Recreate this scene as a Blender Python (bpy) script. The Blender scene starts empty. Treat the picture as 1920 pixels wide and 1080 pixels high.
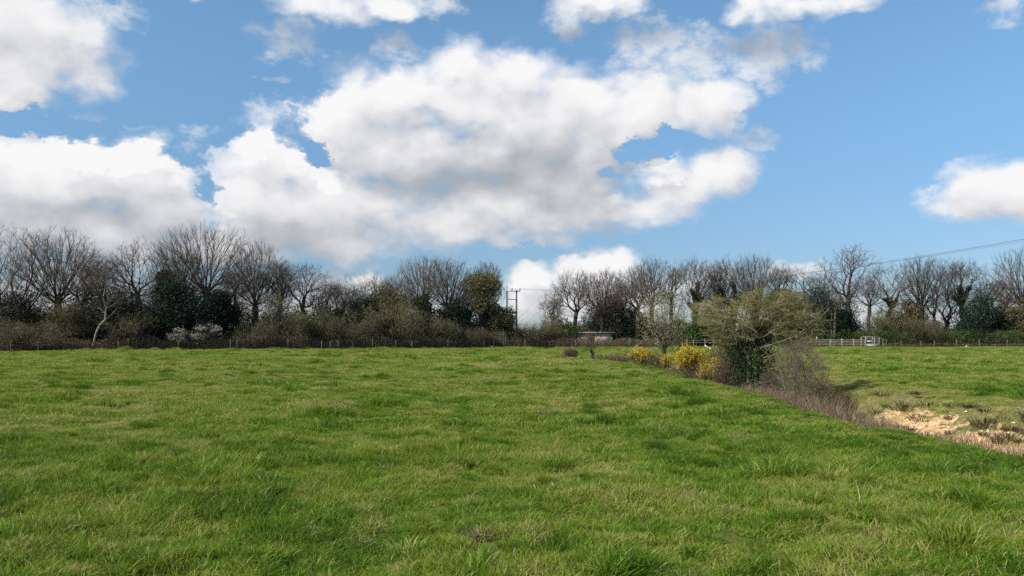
import bpy, math, random
import numpy as np
from mathutils import Vector

# ------------------------------------------------------------------ camera, world, sun, exposure
scene = bpy.context.scene
F = 1450.0           # focal length in pixels of a 1920 wide frame
HOR = 632.0          # horizon row of the photograph
CAMH = 1.6
cam_data = bpy.data.cameras.new('camera')
cam_data.sensor_width = 36.0
cam_data.lens = F / 1920.0 * 36.0
cam_data.shift_y = (HOR - 540.0) / 1920.0
cam_data.clip_start = 0.1
cam_data.clip_end = 12000.0
cam = bpy.data.objects.new('camera', cam_data)
cam.location = (0, 0, CAMH)
cam.rotation_euler = (math.radians(90), 0, 0)
scene.collection.objects.link(cam)
scene.camera = cam
scene.view_settings.view_transform = 'Standard'
scene.view_settings.look = 'None'
scene.view_settings.gamma = 1.0
scene.view_settings.exposure = 0.6
scene.cycles.max_bounces = 5
scene.cycles.diffuse_bounces = 2
scene.cycles.transparent_max_bounces = 4
scene.cycles.use_denoising = False

SUN_EL = math.radians(40)
SUN_AZ = math.radians(-120)         # measured from +Y (view direction) towards +X
sd = Vector((math.sin(SUN_AZ) * math.cos(SUN_EL), math.cos(SUN_AZ) * math.cos(SUN_EL), math.sin(SUN_EL)))
sun_data = bpy.data.lights.new('sun', 'SUN')
sun_data.energy = 4.6
sun_data.angle = math.radians(0.6)
sun_data.color = (1.0, 0.94, 0.84)
sun = bpy.data.objects.new('sun', sun_data)
sun.rotation_euler = sd.to_track_quat('Z', 'Y').to_euler()
sun.location = sd * 50
scene.collection.objects.link(sun)

world = bpy.data.worlds.new('World')
scene.world = world
world.use_nodes = True
try:
    world.cycles.sampling_method = 'MANUAL'
    world.cycles.sample_map_resolution = 512
except Exception:
    pass


class NT:
    """small helper for writing node graphs"""
    def __init__(self, tree):
        self.t = tree

    def new(self, typ, **kw):
        n = self.t.nodes.new(typ)
        for k, v in kw.items():
            setattr(n, k, v)
        return n

    def put(self, sock, v):
        if isinstance(v, bpy.types.NodeSocket):
            self.t.links.new(v, sock)
        elif v is not None:
            sock.default_value = v

    def math(self, op, a, b=None, c=None, clamp=False):
        n = self.new('ShaderNodeMath', operation=op, use_clamp=clamp)
        self.put(n.inputs[0], a)
        if b is not None: self.put(n.inputs[1], b)
        if c is not None: self.put(n.inputs[2], c)
        return n.outputs[0]

    def vec(self, op, a, b=None, c=None):
        n = self.new('ShaderNodeVectorMath', operation=op)
        self.put(n.inputs[0], a)
        if b is not None: self.put(n.inputs[1], b)
        if c is not None: self.put(n.inputs[2], c)
        return n.outputs['Value'] if op in ('DOT_PRODUCT', 'LENGTH') else n.outputs[0]

    def xyz(self, x, y, z=0.0):
        n = self.new('ShaderNodeCombineXYZ')
        self.put(n.inputs[0], x); self.put(n.inputs[1], y); self.put(n.inputs[2], z)
        return n.outputs[0]

    def sep(self, v):
        n = self.new('ShaderNodeSeparateXYZ'); self.put(n.inputs[0], v)
        return n.outputs

    def noise(self, v, scale, detail=4, rough=0.55, dist=0.0, out='Fac'):
        n = self.new('ShaderNodeTexNoise')
        self.put(n.inputs['Vector'], v)
        n.inputs['Scale'].default_value = scale
        n.inputs['Detail'].default_value = detail
        n.inputs['Roughness'].default_value = rough
        n.inputs['Distortion'].default_value = dist
        return n.outputs[out]

    def smooth(self, v, a, b, c=0.0, d=1.0):
        n = self.new('ShaderNodeMapRange', interpolation_type='SMOOTHSTEP')
        self.put(n.inputs['Value'], v)
        for k, x in zip(('From Min', 'From Max', 'To Min', 'To Max'), (a, b, c, d)):
            self.put(n.inputs[k], x)
        return n.outputs[0]

    def mix(self, f, a, b):
        n = self.new('ShaderNodeMix', data_type='RGBA')
        self.put(n.inputs[0], f)
        for s, v in ((n.inputs[6], a), (n.inputs[7], b)):
            self.put(s, v if isinstance(v, bpy.types.NodeSocket) else (v[0], v[1], v[2], 1.0))
        return n.outputs[2]


def azel(px, py):
    x = (px - 960) / F; z = (HOR - py) / F
    return math.atan2(x, 1.0), math.atan2(z, math.sqrt(1 + x * x))


# clouds: (pixel x, pixel y, half width, half height, weight) turned into directions of the sky
CLOUDS = [
    # great middle cloud
    (640, 225, 105, 62, 1.0), (730, 195, 120, 78, 1.0), (860, 170, 120, 78, 1.0), (950, 185, 130, 80, 1.0),
    (1080, 205, 120, 80, 1.0), (1200, 195, 130, 75, 1.0), (1310, 190, 95, 62, 1.0),
    (800, 290, 200, 80, 1.0), (980, 290, 200, 100, 1.0), (1120, 270, 130, 70, .95),
    (900, 385, 260, 75, 1.0), (1110, 385, 150, 45, .9), (1060, 330, 160, 70, 1.0),
    (700, 290, 100, 60, .9),
    # lower left bank
    (500, 300, 85, 62, 1.0), (480, 370, 150, 90, 1.0), (620, 390, 210, 90, 1.0), (600, 445, 170, 50, .9),
    (800, 410, 150, 60, .9),
    (120, 310, 170, 82, 1.0), (230, 330, 150, 75, 1.0), (40, 340, 150, 110, 1.0), (300, 390, 150, 75, 1.0),
    (150, 420, 250, 70, .9), (400, 445, 200, 50, .85), (60, 440, 200, 40, .6), (270, 262, 55, 26, .9),
    (430, 380, 60, 70, .9), (-60, 470, 200, 50, .5), (-120, 330, 200, 130, 1.0),
    # upper left
    (60, 70, 130, 78, .85), (0, 20, 110, 60, .85), (110, 100, 90, 45, .8), (20, 160, 85, 50, .75), (200, 22, 60, 24, .5),
    # along the top
    (590, 8, 110, 28, .8), (720, 2, 90, 24, .75), (810, 12, 60, 20, .55), (1120, 10, 90, 24, .8), (1065, 38, 42, 26, .6),
    (1440, 6, 60, 26, .8), (1550, 8, 150, 22, .75), (1880, 20, 42, 30, .4), (370, 0, 26, 12, .6),
    # thin torn ones
    (545, 75, 80, 36, .38), (740, 85, 48, 42, .42), (1230, 78, 85, 42, .62), (1300, 105, 70, 42, .62), (1440, 100, 85, 42, .70),
    (1140, 122, 36, 18, .4), (500, 215, 55, 40, .40), (1405, 262, 45, 26, .55), (520, 146, 40, 8, .3), (360, 248, 45, 16, .3), (340, 280, 30, 20, .25),
    # right arm below the gap
    (1270, 345, 110, 52, .85), (1340, 325, 75, 42, .9), (1245, 300, 42, 34, .75), (1200, 385, 80, 32, .8), (1385, 320, 35, 26, .6),
    (1030, 445, 55, 17, .6), (1100, 420, 80, 25, .6),
    # right edge
    (1845, 356, 82, 44, 1.0), (1900, 352, 80, 46, 1.0), (1800, 368, 50, 26, .8), (1735, 360, 30, 18, .45), (1960, 356, 90, 46, 1.0),
    # over the horizon in the middle
    (1000, 530, 60, 42, 1.0), (1110, 505, 80, 42, 1.0), (1060, 560, 120, 60, 1.0), (990, 570, 70, 50, .8), (1180, 560, 80, 50, .8),
    (630, 535, 70, 25, .7), (690, 530, 30, 22, .8), (740, 580, 130, 34, .6), (500, 570, 200, 40, .7), (1495, 512, 48, 16, .7), (1450, 590, 180, 40, .6),
    (1300, 525, 60, 26, .7), (1700, 620, 300, 34, .7), (200, 570, 260, 50, .7),
]
GAPS = [(70, 222, 230, 24, 1.3), (560, 170, 60, 40, .8), (1390, 220, 40, 40, .6), (585, 268, 34, 24, 1.4), (1232, 270, 78, 24, 1.6), (1150, 312, 40, 14, .7), (384, 345, 20, 34, 1.0), (335, 285, 50, 26, 1.2), (420, 258, 50, 36, 1.2), (1000, 470, 90, 16, .8), (545, 245, 30, 30, .8)]
GREYS = [(900, 315, 210, 42, .62), (1050, 345, 170, 45, .5), (820, 350, 120, 28, .3), (480, 440, 260, 50, .36), (120, 445, 240, 40, .35), (640, 445, 160, 35, .3),
         (100, 385, 150, 30, .25), (740, 215, 90, 20, .25), (930, 190, 60, 22, .12), (1040, 190, 60, 20, .2), (1060, 425, 120, 28, .35), (1240, 325, 60, 30, .35),
         (1840, 385, 140, 22, .3), (1080, 560, 140, 25, .28), (80, 60, 160, 60, .22), (1300, 90, 220, 45, .15), (60, 470, 300, 30, .3), (1000, 270, 250, 25, .12)]


def build_world():
    nt = world.node_tree
    nt.nodes.clear()
    W = NT(nt)
    # node group: cloud density at an (azimuth, elevation) pair
    g = bpy.data.node_groups.new('cloud_density', 'ShaderNodeTree')
    g.interface.new_socket('P', in_out='INPUT', socket_type='NodeSocketVector')
    g.interface.new_socket('D', in_out='OUTPUT', socket_type='NodeSocketFloat')
    g.interface.new_socket('T', in_out='OUTPUT', socket_type='NodeSocketFloat')
    G = NT(g)
    gi = G.new('NodeGroupInput'); go = G.new('NodeGroupOutput')
    p = gi.outputs[0]
    st = G.vec('MULTIPLY', p, (1.0, 1.45, 1.0))
    w1 = G.vec('SUBTRACT', G.noise(st, 9.0, 5, .60, 0, 'Color'), (.5, .5, .5))
    w2 = G.vec('SUBTRACT', G.noise(st, 42.0, 5, .62, 0, 'Color'), (.5, .5, .5))
    p2 = G.vec('MULTIPLY_ADD', w1, (.055, .045, 0), p)
    p2 = G.vec('MULTIPLY_ADD', w2, (.018, .016, 0), p2)
    acc = None; thin = None
    for (x, y, sx, sy, wt) in CLOUDS:
        a, e = azel(x, y)
        k = 1.35 if wt < .72 else (1.12 if wt < .95 else 1.0)
        ka, ke = F / (sx * k), F / (sy * k)
        v = G.vec('MULTIPLY_ADD', p2, (ka, ke, 0), (-a * ka, -e * ke, 0))
        r2 = G.vec('DOT_PRODUCT', v, v)
        m = G.math('MULTIPLY_ADD', r2, -0.8, wt)
        if wt < .72:
            thin = m if thin is None else G.math('SMOOTH_MAX', thin, m, 0.10)
        else:
            acc = m if acc is None else G.math('SMOOTH_MAX', acc, m, 0.12)
    acc = G.math('MULTIPLY', acc, 1.25)
    p3 = G.vec('MULTIPLY_ADD', w1, (.07, .05, 0), p2)
    p3 = G.vec('MULTIPLY_ADD', w2, (.03, .03, 0), p3)
    for (x, y, sx, sy, wt) in GAPS:
        a, e = azel(x, y)
        ka, ke = F / sx, F / sy
        v = G.vec('MULTIPLY_ADD', p3, (ka, ke, 0), (-a * ka, -e * ke, 0))
        m = G.math('MULTIPLY', G.math('MAXIMUM', G.math('SUBTRACT', 1.0, G.vec('DOT_PRODUCT', v, v)), 0.0), wt)
        acc = G.math('SUBTRACT', acc, m)
    # clouds of the unseen part of the sky, so light and reflections stay even
    aa = G.math('ABSOLUTE', G.sep(p)[0])
    out = G.smooth(aa, .72, .95)
    up = G.smooth(G.sep(p)[1], .46, .6)
    off = G.math('MAXIMUM', out, up)
    far = G.math('MULTIPLY_ADD', G.noise(p, 3.1, 2, .5), 3.2, -1.65)
    far = G.math('MULTIPLY', far, off)
    far = G.math('ADD', far, G.math('MULTIPLY_ADD', off, 2.0, -2.0))
    acc = G.math('MAXIMUM', acc, far)
    n1 = G.math('MULTIPLY_ADD', G.noise(st, 20.0, 8, .54), 1.5, -.75)
    stw = G.vec('MULTIPLY_ADD', w2, (.020, .020, 0), st)
    for sc_, k_ in ((15.0, .85), (36.0, .42)):
        vo = G.new('ShaderNodeTexVoronoi', feature='SMOOTH_F1'); G.put(vo.inputs['Vector'], stw)
        vo.inputs['Scale'].default_value = sc_; vo.inputs['Smoothness'].default_value = .35
        n1 = G.math('ADD', n1, G.math('MULTIPLY_ADD', vo.outputs['Distance'], -k_, .52 * k_))
    acc = G.math('ADD', G.math('MAXIMUM', acc, -1.2), n1)
    G.put(go.inputs[0], acc)
    n2 = G.math('MULTIPLY_ADD', G.noise(st, 30.0, 8, .62), 2.1, -1.05)
    G.put(go.inputs[1], G.math('ADD', G.math('MAXIMUM', thin, -1.2), n2))

    tc = W.new('ShaderNodeTexCoord')
    x, y, z = W.sep(tc.outputs['Generated'])[:3]
    az = W.math('ARCTAN2', x, y)
    el = W.math('ARCSINE', z)
    P = W.xyz(az, el)

    def dens(v):
        n = W.new('ShaderNodeGroup'); n.node_tree = g
        W.put(n.inputs[0], v)
        return n.outputs
    d0, th = dens(P)
    d1 = dens(W.vec('ADD', P, (-.014, .032, 0)))[0]
    mask = W.smooth(d0, -.22, 1.0)
    lit = W.math('SUBTRACT', d0, d1)
    lit = W.math('MULTIPLY', lit, .26)
    thick = W.smooth(d0, .1, .9)
    greys = None
    pn = W.vec('MULTIPLY_ADD', W.vec('SUBTRACT', W.noise(P, 14, 4, .6, 0, 'Color'), (.5, .5, .5)), (.08, .05, 0), P)
    for (gx, gy, sx, sy, wt) in GREYS:
        a, e = azel(gx, gy)
        ka, ke = F / sx, F / sy
        v = W.vec('MULTIPLY_ADD', pn, (ka, ke, 0), (-a * ka, -e * ke, 0))
        m = W.math('MULTIPLY', W.math('POWER', 2.718, W.math('MULTIPLY', W.vec('DOT_PRODUCT', v, v), -.7)), wt)
        greys = m if greys is None else W.math('ADD', greys, m)
    b = W.math('ADD', .96, lit)
    b = W.math('SUBTRACT', b, W.math('MULTIPLY', greys, .50))
    b = W.math('ADD', b, W.math('MULTIPLY_ADD', W.noise(P, 9, 4, .48), .28, -.145))
    b = W.math('ADD', b, W.math('MULTIPLY_ADD', W.noise(P, 30, 4, .55), .12, -.06))
    b = W.math('DIVIDE', W.math('MAXIMUM', W.math('MINIMUM', b, 1.2), .36), 1.2)
    ramp = W.new('ShaderNodeValToRGB')
    W.put(ramp.inputs[0], b)
    cr = ramp.color_ramp
    cr.elements[0].position = .30; cr.elements[0].color = (.40, .43, .47, 1)
    cr.elements[1].position = 1.0; cr.elements[1].color = (.95, .945, .955, 1)
    for q, v in ((.48, (.52, .54, .58, 1)), (.66, (.69, .70, .73, 1)), (.82, (.85, .85, .865, 1))):
        e = cr.elements.new(q); e.color = v
    sky = W.new('ShaderNodeTexSky', sky_type='NISHITA')
    sky.sun_disc = False
    sky.sun_elevation = SUN_EL
    sky.sun_rotation = SUN_AZ
    sky.altitude = 50; sky.air_density = 1.0; sky.dust_density = 0.4; sky.ozone_density = 2.5
    bg1 = W.new('ShaderNodeBackground')
    bg1.inputs[1].default_value = SKY_STRENGTH
    W.put(bg1.inputs[0], W.vec('MULTIPLY', W.vec('MULTIPLY', sky.outputs[0], SKY_TINT),
          W.xyz(W.smooth(el, -.03, .42, .45, .93), W.smooth(el, -.03, .40, .42, .92), W.smooth(el, -.03, .40, .53, .91))))
    bg2 = W.new('ShaderNodeBackground')
    W.put(bg2.inputs[0], ramp.outputs[0])
    bg2.inputs[1].default_value = CLOUD_STRENGTH
    mx = W.new('ShaderNodeMixShader')
    full = W.math('MULTIPLY', mask, W.math('MULTIPLY_ADD', thick, .20, .80))
    W.put(mx.inputs[0], W.math('MAXIMUM', full, W.smooth(th, -.10, .75, 0, .72)))
    nt.links.new(bg1.outputs[0], mx.inputs[1]); nt.links.new(bg2.outputs[0], mx.inputs[2])
    wo = W.new('ShaderNodeOutputWorld')
    nt.links.new(mx.outputs[0], wo.inputs[0])


SKY_STRENGTH = 0.12 / 1.516
CLOUD_STRENGTH = 1.0 / 1.516
SKY_TINT = (1.19, 1.46, 1.48)
build_world()
#@@SKYEND

# ------------------------------------------------------------------ helpers
rng = np.random.default_rng(7)
COL = scene.collection


def reseed(k):
    global rng
    rng = np.random.default_rng(int(k))


def hash2(ix, iy, seed):
    h = (ix.astype(np.int64) * 374761393 + iy.astype(np.int64) * 668265263 + seed * 974634777) & 0xffffffff
    h = ((h ^ (h >> 13)) * 1274126177) & 0xffffffff
    return ((h ^ (h >> 16)) & 0xffff) / 65535.0


def vnoise(x, y, seed=0):
    x = np.asarray(x, float); y = np.asarray(y, float)
    ix = np.floor(x); iy = np.floor(y)
    fx = x - ix; fy = y - iy
    fx = fx * fx * (3 - 2 * fx); fy = fy * fy * (3 - 2 * fy)
    a = hash2(ix, iy, seed); b = hash2(ix + 1, iy, seed); c = hash2(ix, iy + 1, seed); d = hash2(ix + 1, iy + 1, seed)
    return (a + (b - a) * fx) * (1 - fy) + (c + (d - c) * fx) * fy


def fbm(x, y, seed=0, octv=3):
    s = 0; a = .5; t = 0
    for k in range(octv):
        s = s + a * vnoise(x * 2 ** k + 17 * k, y * 2 ** k - 9 * k, seed + k); t += a; a *= .5
    return s / t * 2 - 1


def sstep(v, a, b):
    t = np.clip((v - a) / (b - a), 0, 1)
    return t * t * (3 - 2 * t)


EY = [-60, 0, 6, 10.6, 12.9, 14.7, 17, 21.9, 29, 36, 44, 52, 58, 64, 72, 500]
EX = [8.5, 7.4, 7.2, 7.05, 6.85, 6.6, 6.7, 7.0, 7.3, 7.4, 7.2, 6.6, 5.4, 4.2, 3.0, 3.0]


def ditch_t(x, y):
    return x - np.interp(y, EY, EX) - .18 * fbm(x * 0 + 3.3, y / 1.7, 41, 3)


def ground(x, y):
    x = np.asarray(x, float); y = np.asarray(y, float)
    r = np.hypot(x, y)
    near = 1 - sstep(r, 90, 260)
    z = (.10 * fbm(x / 11, y / 11, 1) + .07 * fbm(x / 2.6, y / 3.4, 5, 3)) * near
    fine = (1 - sstep(r, 25, 60))
    z = z + (.065 * fbm(x / .62, y / .62, 11, 3) + .02 * fbm(x / .22, y / .22, 13, 2)) * fine
    t = ditch_t(x, y)
    depth = 1.15 * (1 - .9 * sstep(y, 38, 56)) * (.35 + .65 * sstep(y, -10, 0))
    cut = np.interp(t, [-.6, -.25, .25, 1.0, 1.8, 2.5, 3.4, 4.2, 5.2, 6.5], [0, .03, .32, 1, 1, .80, .44, .22, .07, 0])
    rough = np.interp(t, [2.0, 2.8, 4.2, 5.6], [0, 1, 1, 0])
    z = z - depth * cut + rough * depth * (.10 * fbm(x / .8, y / .9, 23, 4) + .07 * fbm(x / .25, y / .25, 27, 2))
    return z


def gz(x, y):
    return float(ground(np.array([x]), np.array([y]))[0])


def px_at(px, py, d):
    """world point that stands d metres in front at this row and column of the photograph"""
    return ((px - 960) / F * d, d, CAMH + (HOR - py) / F * d)


def mesh_from(name, V, faces, mats=(), smooth=False, attrs=None):
    """faces: list of (n, k) integer arrays"""
    me = bpy.data.meshes.new(name)
    V = np.asarray(V, dtype=np.float32)
    me.vertices.add(len(V)); me.vertices.foreach_set('co', V.ravel())
    fl = [np.asarray(f, dtype=np.int32) for f in faces if len(f)]
    loops = np.concatenate([f.ravel() for f in fl])
    tot = np.concatenate([np.full(len(f), f.shape[1], dtype=np.int32) for f in fl])
    start = np.concatenate([[0], np.cumsum(tot)[:-1]]).astype(np.int32)
    me.loops.add(len(loops)); me.loops.foreach_set('vertex_index', loops)
    me.polygons.add(len(tot)); me.polygons.foreach_set('loop_start', start); me.polygons.foreach_set('loop_total', tot)
    if smooth:
        me.polygons.foreach_set('use_smooth', np.ones(len(tot), dtype=bool))
    for m in mats: me.materials.append(m)
    me.update(calc_edges=True)
    for k, (dom, typ, val) in (attrs or {}).items():
        a = me.attributes.new(k, typ, dom)
        val = np.asarray(val)
        if typ == 'FLOAT_VECTOR': a.data.foreach_set('vector', val.astype(np.float32).ravel())
        elif typ == 'INT': a.data.foreach_set('value', val.astype(np.int32).ravel())
        else: a.data.foreach_set('value', val.astype(np.float32).ravel())
    return me


class MB:
    """collects vertices and faces (quads/tris) for one mesh"""
    def __init__(self):
        self.V = []; self.Fs = []; self.R = []; self.n = 0

    def add(self, V, faces, rnd=None):
        V = np.asarray(V, float).reshape(-1, 3)
        self.V.append(V)
        for f in faces: self.Fs.append(np.asarray(f, dtype=np.int64) + self.n)
        nf = sum(len(f) for f in faces)
        self.R.append(np.full(len(V), .5) if rnd is None else rnd)
        self.n += len(V)
        return self

    def mesh(self, name, mat, smooth=False):
        V = np.concatenate(self.V)
        by = {}
        for f in self.Fs: by.setdefault(f.shape[1], []).append(f)
        faces = [np.concatenate(v) for v in by.values()]
        return mesh_from(name, V, faces, [mat] if mat else [], smooth, {'rnd': ('POINT', 'FLOAT', np.concatenate(self.R))})

    def box(self, c, size, rz=0.0):
        sx, sy, sz = [v / 2 for v in size]
        P = np.array([[a * sx, b * sy, q * sz] for a in (-1, 1) for b in (-1, 1) for q in (-1, 1)])
        ca, sa = math.cos(rz), math.sin(rz)
        P = np.stack([P[:, 0] * ca - P[:, 1] * sa, P[:, 0] * sa + P[:, 1] * ca, P[:, 2]], 1) + np.array(c)
        return self.add(P, [np.array([[0, 1, 3, 2], [4, 6, 7, 5], [0, 4, 5, 1], [2, 3, 7, 6], [0, 2, 6, 4], [1, 5, 7, 3]])])

    def tubes(self, A, B, ra, rb, sides=3, rnd=None):
        A = np.atleast_2d(A).astype(float); B = np.atleast_2d(B).astype(float)
        n = len(A)
        ra = np.broadcast_to(ra, n); rb = np.broadcast_to(rb, n)
        d = B - A; L = np.linalg.norm(d, axis=1, keepdims=True); d = d / np.maximum(L, 1e-6)
        ref = np.where(np.abs(d[:, 2:3]) < .9, np.array([[0, 0, 1.0]]), np.array([[1.0, 0, 0]]))
        u = np.cross(d, ref); u /= np.maximum(np.linalg.norm(u, axis=1, keepdims=True), 1e-6)
        v = np.cross(d, u)
        an = np.arange(sides) * 2 * math.pi / sides
        ring = u[:, None] * np.cos(an)[None, :, None] + v[:, None] * np.sin(an)[None, :, None]
        P = np.concatenate([A[:, None] + ring * ra[:, None, None], B[:, None] + ring * rb[:, None, None]], 1)
        base = (np.arange(n) * 2 * sides)[:, None]
        k = np.arange(sides); k2 = (k + 1) % sides
        f = np.stack([k, k2, k2 + sides, k + sides], 1)
        Fq = (base[:, :, None] + f[None]).reshape(-1, 4)
        r = np.repeat(rng.random(n) if rnd is None else rnd, 2 * sides)
        return self.add(P.reshape(-1, 3), [Fq], r)

    def path(self, pts, radii, sides=8, cap=True):
        """one tube through all points with shared rings"""
        pts = np.asarray(pts, float); n = len(pts)
        t = np.gradient(pts, axis=0); t /= np.linalg.norm(t, axis=1, keepdims=True)
        ref = np.array([0, 0, 1.0]) if abs(t[:, 2]).mean() < .8 else np.array([1.0, 0, 0])
        u = np.cross(t, ref); u /= np.linalg.norm(u, axis=1, keepdims=True)
        v = np.cross(t, u)
        an = np.arange(sides) * 2 * math.pi / sides
        P = pts[:, None] + (u[:, None] * np.cos(an)[None, :, None] + v[:, None] * np.sin(an)[None, :, None]) * np.asarray(radii)[:, None, None]
        fs = []
        k = np.arange(sides); k2 = (k + 1) % sides
        for i in range(n - 1):
            fs.append(np.stack([i * sides + k, i * sides + k2, (i + 1) * sides + k2, (i + 1) * sides + k], 1))
        out = [np.concatenate(fs)]
        if cap:
            out.append(np.array([list(range(sides))[::-1], [(n - 1) * sides + q for q in range(sides)]]))
        return self.add(P.reshape(-1, 3), out)

    def leaves(self, C, size, up=0.0, aspect=.6):
        """little bent leaf faces at points C"""
        C = np.atleast_2d(C); n = len(C)
        size = np.broadcast_to(size, n) * (.6 + .8 * rng.random(n))
        d = rng.normal(size=(n, 3)); d[:, 2] += up; d /= np.linalg.norm(d, axis=1, keepdims=True)
        e = rng.normal(size=(n, 3)); e = np.cross(d, e); e /= np.linalg.norm(e, axis=1, keepdims=True)
        s = size[:, None]
        P = np.stack([C - d * s * .5, C + e * s * aspect * .5, C + d * s * .5, C - e * s * aspect * .5], 1)
        q = np.arange(n)[:, None] * 4 + np.arange(4)[None]
        return self.add(P.reshape(-1, 3), [q], np.repeat(rng.random(n), 4))


def link(name, me, parent=None, loc=None):
    o = bpy.data.objects.new(name, me)
    COL.objects.link(o)
    if parent is not None: o.parent = parent
    if loc is not None: o.location = loc
    return o


def tag(o, label=None, cat=None, group=None, kind=None):
    if label: o['label'] = label
    if cat: o['category'] = cat
    if group: o['group'] = group
    if kind: o['kind'] = kind
    return o


def empty(name, loc, label, cat, group=None, rz=0.0, scale=None):
    o = bpy.data.objects.new(name, None)
    o.empty_display_size = .3
    COL.objects.link(o)
    o.location = loc; o.rotation_euler = (0, 0, rz)
    if scale is not None: o.scale = scale
    return tag(o, label, cat, group)


# ------------------------------------------------------------------ materials
def material(name, build, disp=None):
    m = bpy.data.materials.new(name); m.use_nodes = True
    nt = m.node_tree; nt.nodes.clear()
    M = NT(nt)
    out = M.new('ShaderNodeOutputMaterial')
    s = build(M)
    nt.links.new(s, out.inputs[0])
    return m


def princ(M, col, rough=.8, spec=.3, bump=None, strength=.5, dist=.02):
    b = M.new('ShaderNodeBsdfPrincipled')
    M.put(b.inputs['Base Color'], col if isinstance(col, bpy.types.NodeSocket) else (*col, 1))
    M.put(b.inputs['Roughness'], rough)
    b.inputs['Specular IOR Level'].default_value = spec
    if bump is not None:
        n = M.new('ShaderNodeBump'); n.inputs['Strength'].default_value = strength; n.inputs['Distance'].default_value = dist
        M.put(n.inputs['Height'], bump); M.put(b.inputs['Normal'], n.outputs[0])
    return b.outputs[0]


def attr(M, name, typ='GEOMETRY'):
    n = M.new('ShaderNodeAttribute', attribute_type=typ); n.attribute_name = name
    return n.outputs['Fac']


def wpos(M):
    return M.new('ShaderNodeNewGeometry').outputs['Position']


def ramp(M, f, *stops):
    n = M.new('ShaderNodeValToRGB'); M.put(n.inputs[0], f)
    r = n.color_ramp
    r.elements[0].position = stops[0][0]; r.elements[0].color = (*stops[0][1], 1)
    r.elements[1].position = stops[-1][0]; r.elements[1].color = (*stops[-1][1], 1)
    for p, c in stops[1:-1]:
        e = r.elements.new(p); e.color = (*c, 1)
    return n.outputs[0]


def bark(name, c1, c2, scale=6):
    def b(M):
        p = M.new('ShaderNodeTexCoord').outputs['Object']
        n = M.noise(p, scale, 5, .65)
        r = M.new('ShaderNodeObjectInfo').outputs['Random']
        f = M.math('ADD', M.math('MULTIPLY', n, .8), M.math('MULTIPLY', r, .25))
        c = ramp(M, f, (.25, c1), (.75, c2))
        return princ(M, c, .9, .15, M.noise(p, scale * 6, 4, .6), .6, .03)
    return material(name, b)


def leafmat(name, cols, trans=.3, spec=.25, rough=.6, clump=1.2):
    """foliage: hue differs leaf by leaf (rnd) and clump by clump"""
    def b(M):
        p = M.new('ShaderNodeTexCoord').outputs['Object']
        f = M.math('ADD', M.math('MULTIPLY', attr(M, 'rnd'), .5), M.math('MULTIPLY', M.noise(p, clump, 3, .6), .55))
        f = M.math('ADD', f, M.math('MULTIPLY', M.new('ShaderNodeObjectInfo').outputs['Random'], .15))
        n = len(cols)
        c = ramp(M, f, *[(.2 + .7 * i / (n - 1), cc) for i, cc in enumerate(cols)])
        s = princ(M, c, rough, spec)
        t = M.new('ShaderNodeBsdfTranslucent'); M.put(t.inputs[0], c)
        m = M.new('ShaderNodeMixShader'); m.inputs[0].default_value = trans
        M.t.links.new(s, m.inputs[1]); M.t.links.new(t.outputs[0], m.inputs[2])
        return m.outputs[0]
    return material(name, b)


def field_colour(M, p):
    """pasture hue over the field: rich green, olive and straw areas"""
    x, y, z = M.sep(p)[:3]
    flat = M.xyz(x, y, 0)
    a = M.noise(flat, .16, 3, .55)
    b = M.noise(flat, .75, 4, .6)
    c = M.noise(flat, 3.4, 3, .6)
    f = M.math('ADD', M.math('MULTIPLY', a, .34), M.math('MULTIPLY', b, .40))
    f = M.math('ADD', f, M.math('MULTIPLY', c, .26))
    return M.math('MULTIPLY_ADD', f, 2.0, -.47)


GREEN = [(.22, (.042, .118, .004)), (.38, (.082, .180, .007)), (.50, (.155, .245, .019)), (.61, (.245, .285, .048)), (.76, (.38, .34, .13))]


def grass_mat(name, shift=0.0, straw=0.0):
    def b(M):
        p = wpos(M)
        f = field_colour(M, p)
        f = M.math('ADD', f, M.math('MULTIPLY_ADD', attr(M, 'rnd'), .16, -.08 + shift))
        f = M.math('ADD', f, attr(M, 'tint', 'INSTANCER'))
        c = ramp(M, f, *GREEN)
        # a few dead blades in every tuft
        c = M.mix(M.math('MULTIPLY', M.math('GREATER_THAN', attr(M, 'rnd'), .93), .75), c, (.46, .38, .18))
        if straw:
            c = M.mix(M.math('MULTIPLY', attr(M, 'rnd'), straw), c, (.42, .33, .17))
        s = princ(M, c, .6, .2)
        t = M.new('ShaderNodeBsdfTranslucent'); M.put(t.inputs[0], M.mix(.25, c, (.30, .32, .02)))
        m = M.new('ShaderNodeMixShader'); m.inputs[0].default_value = .42
        M.t.links.new(s, m.inputs[1]); M.t.links.new(t.outputs[0], m.inputs[2])
        return m.outputs[0]
    return material(name, b)


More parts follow.
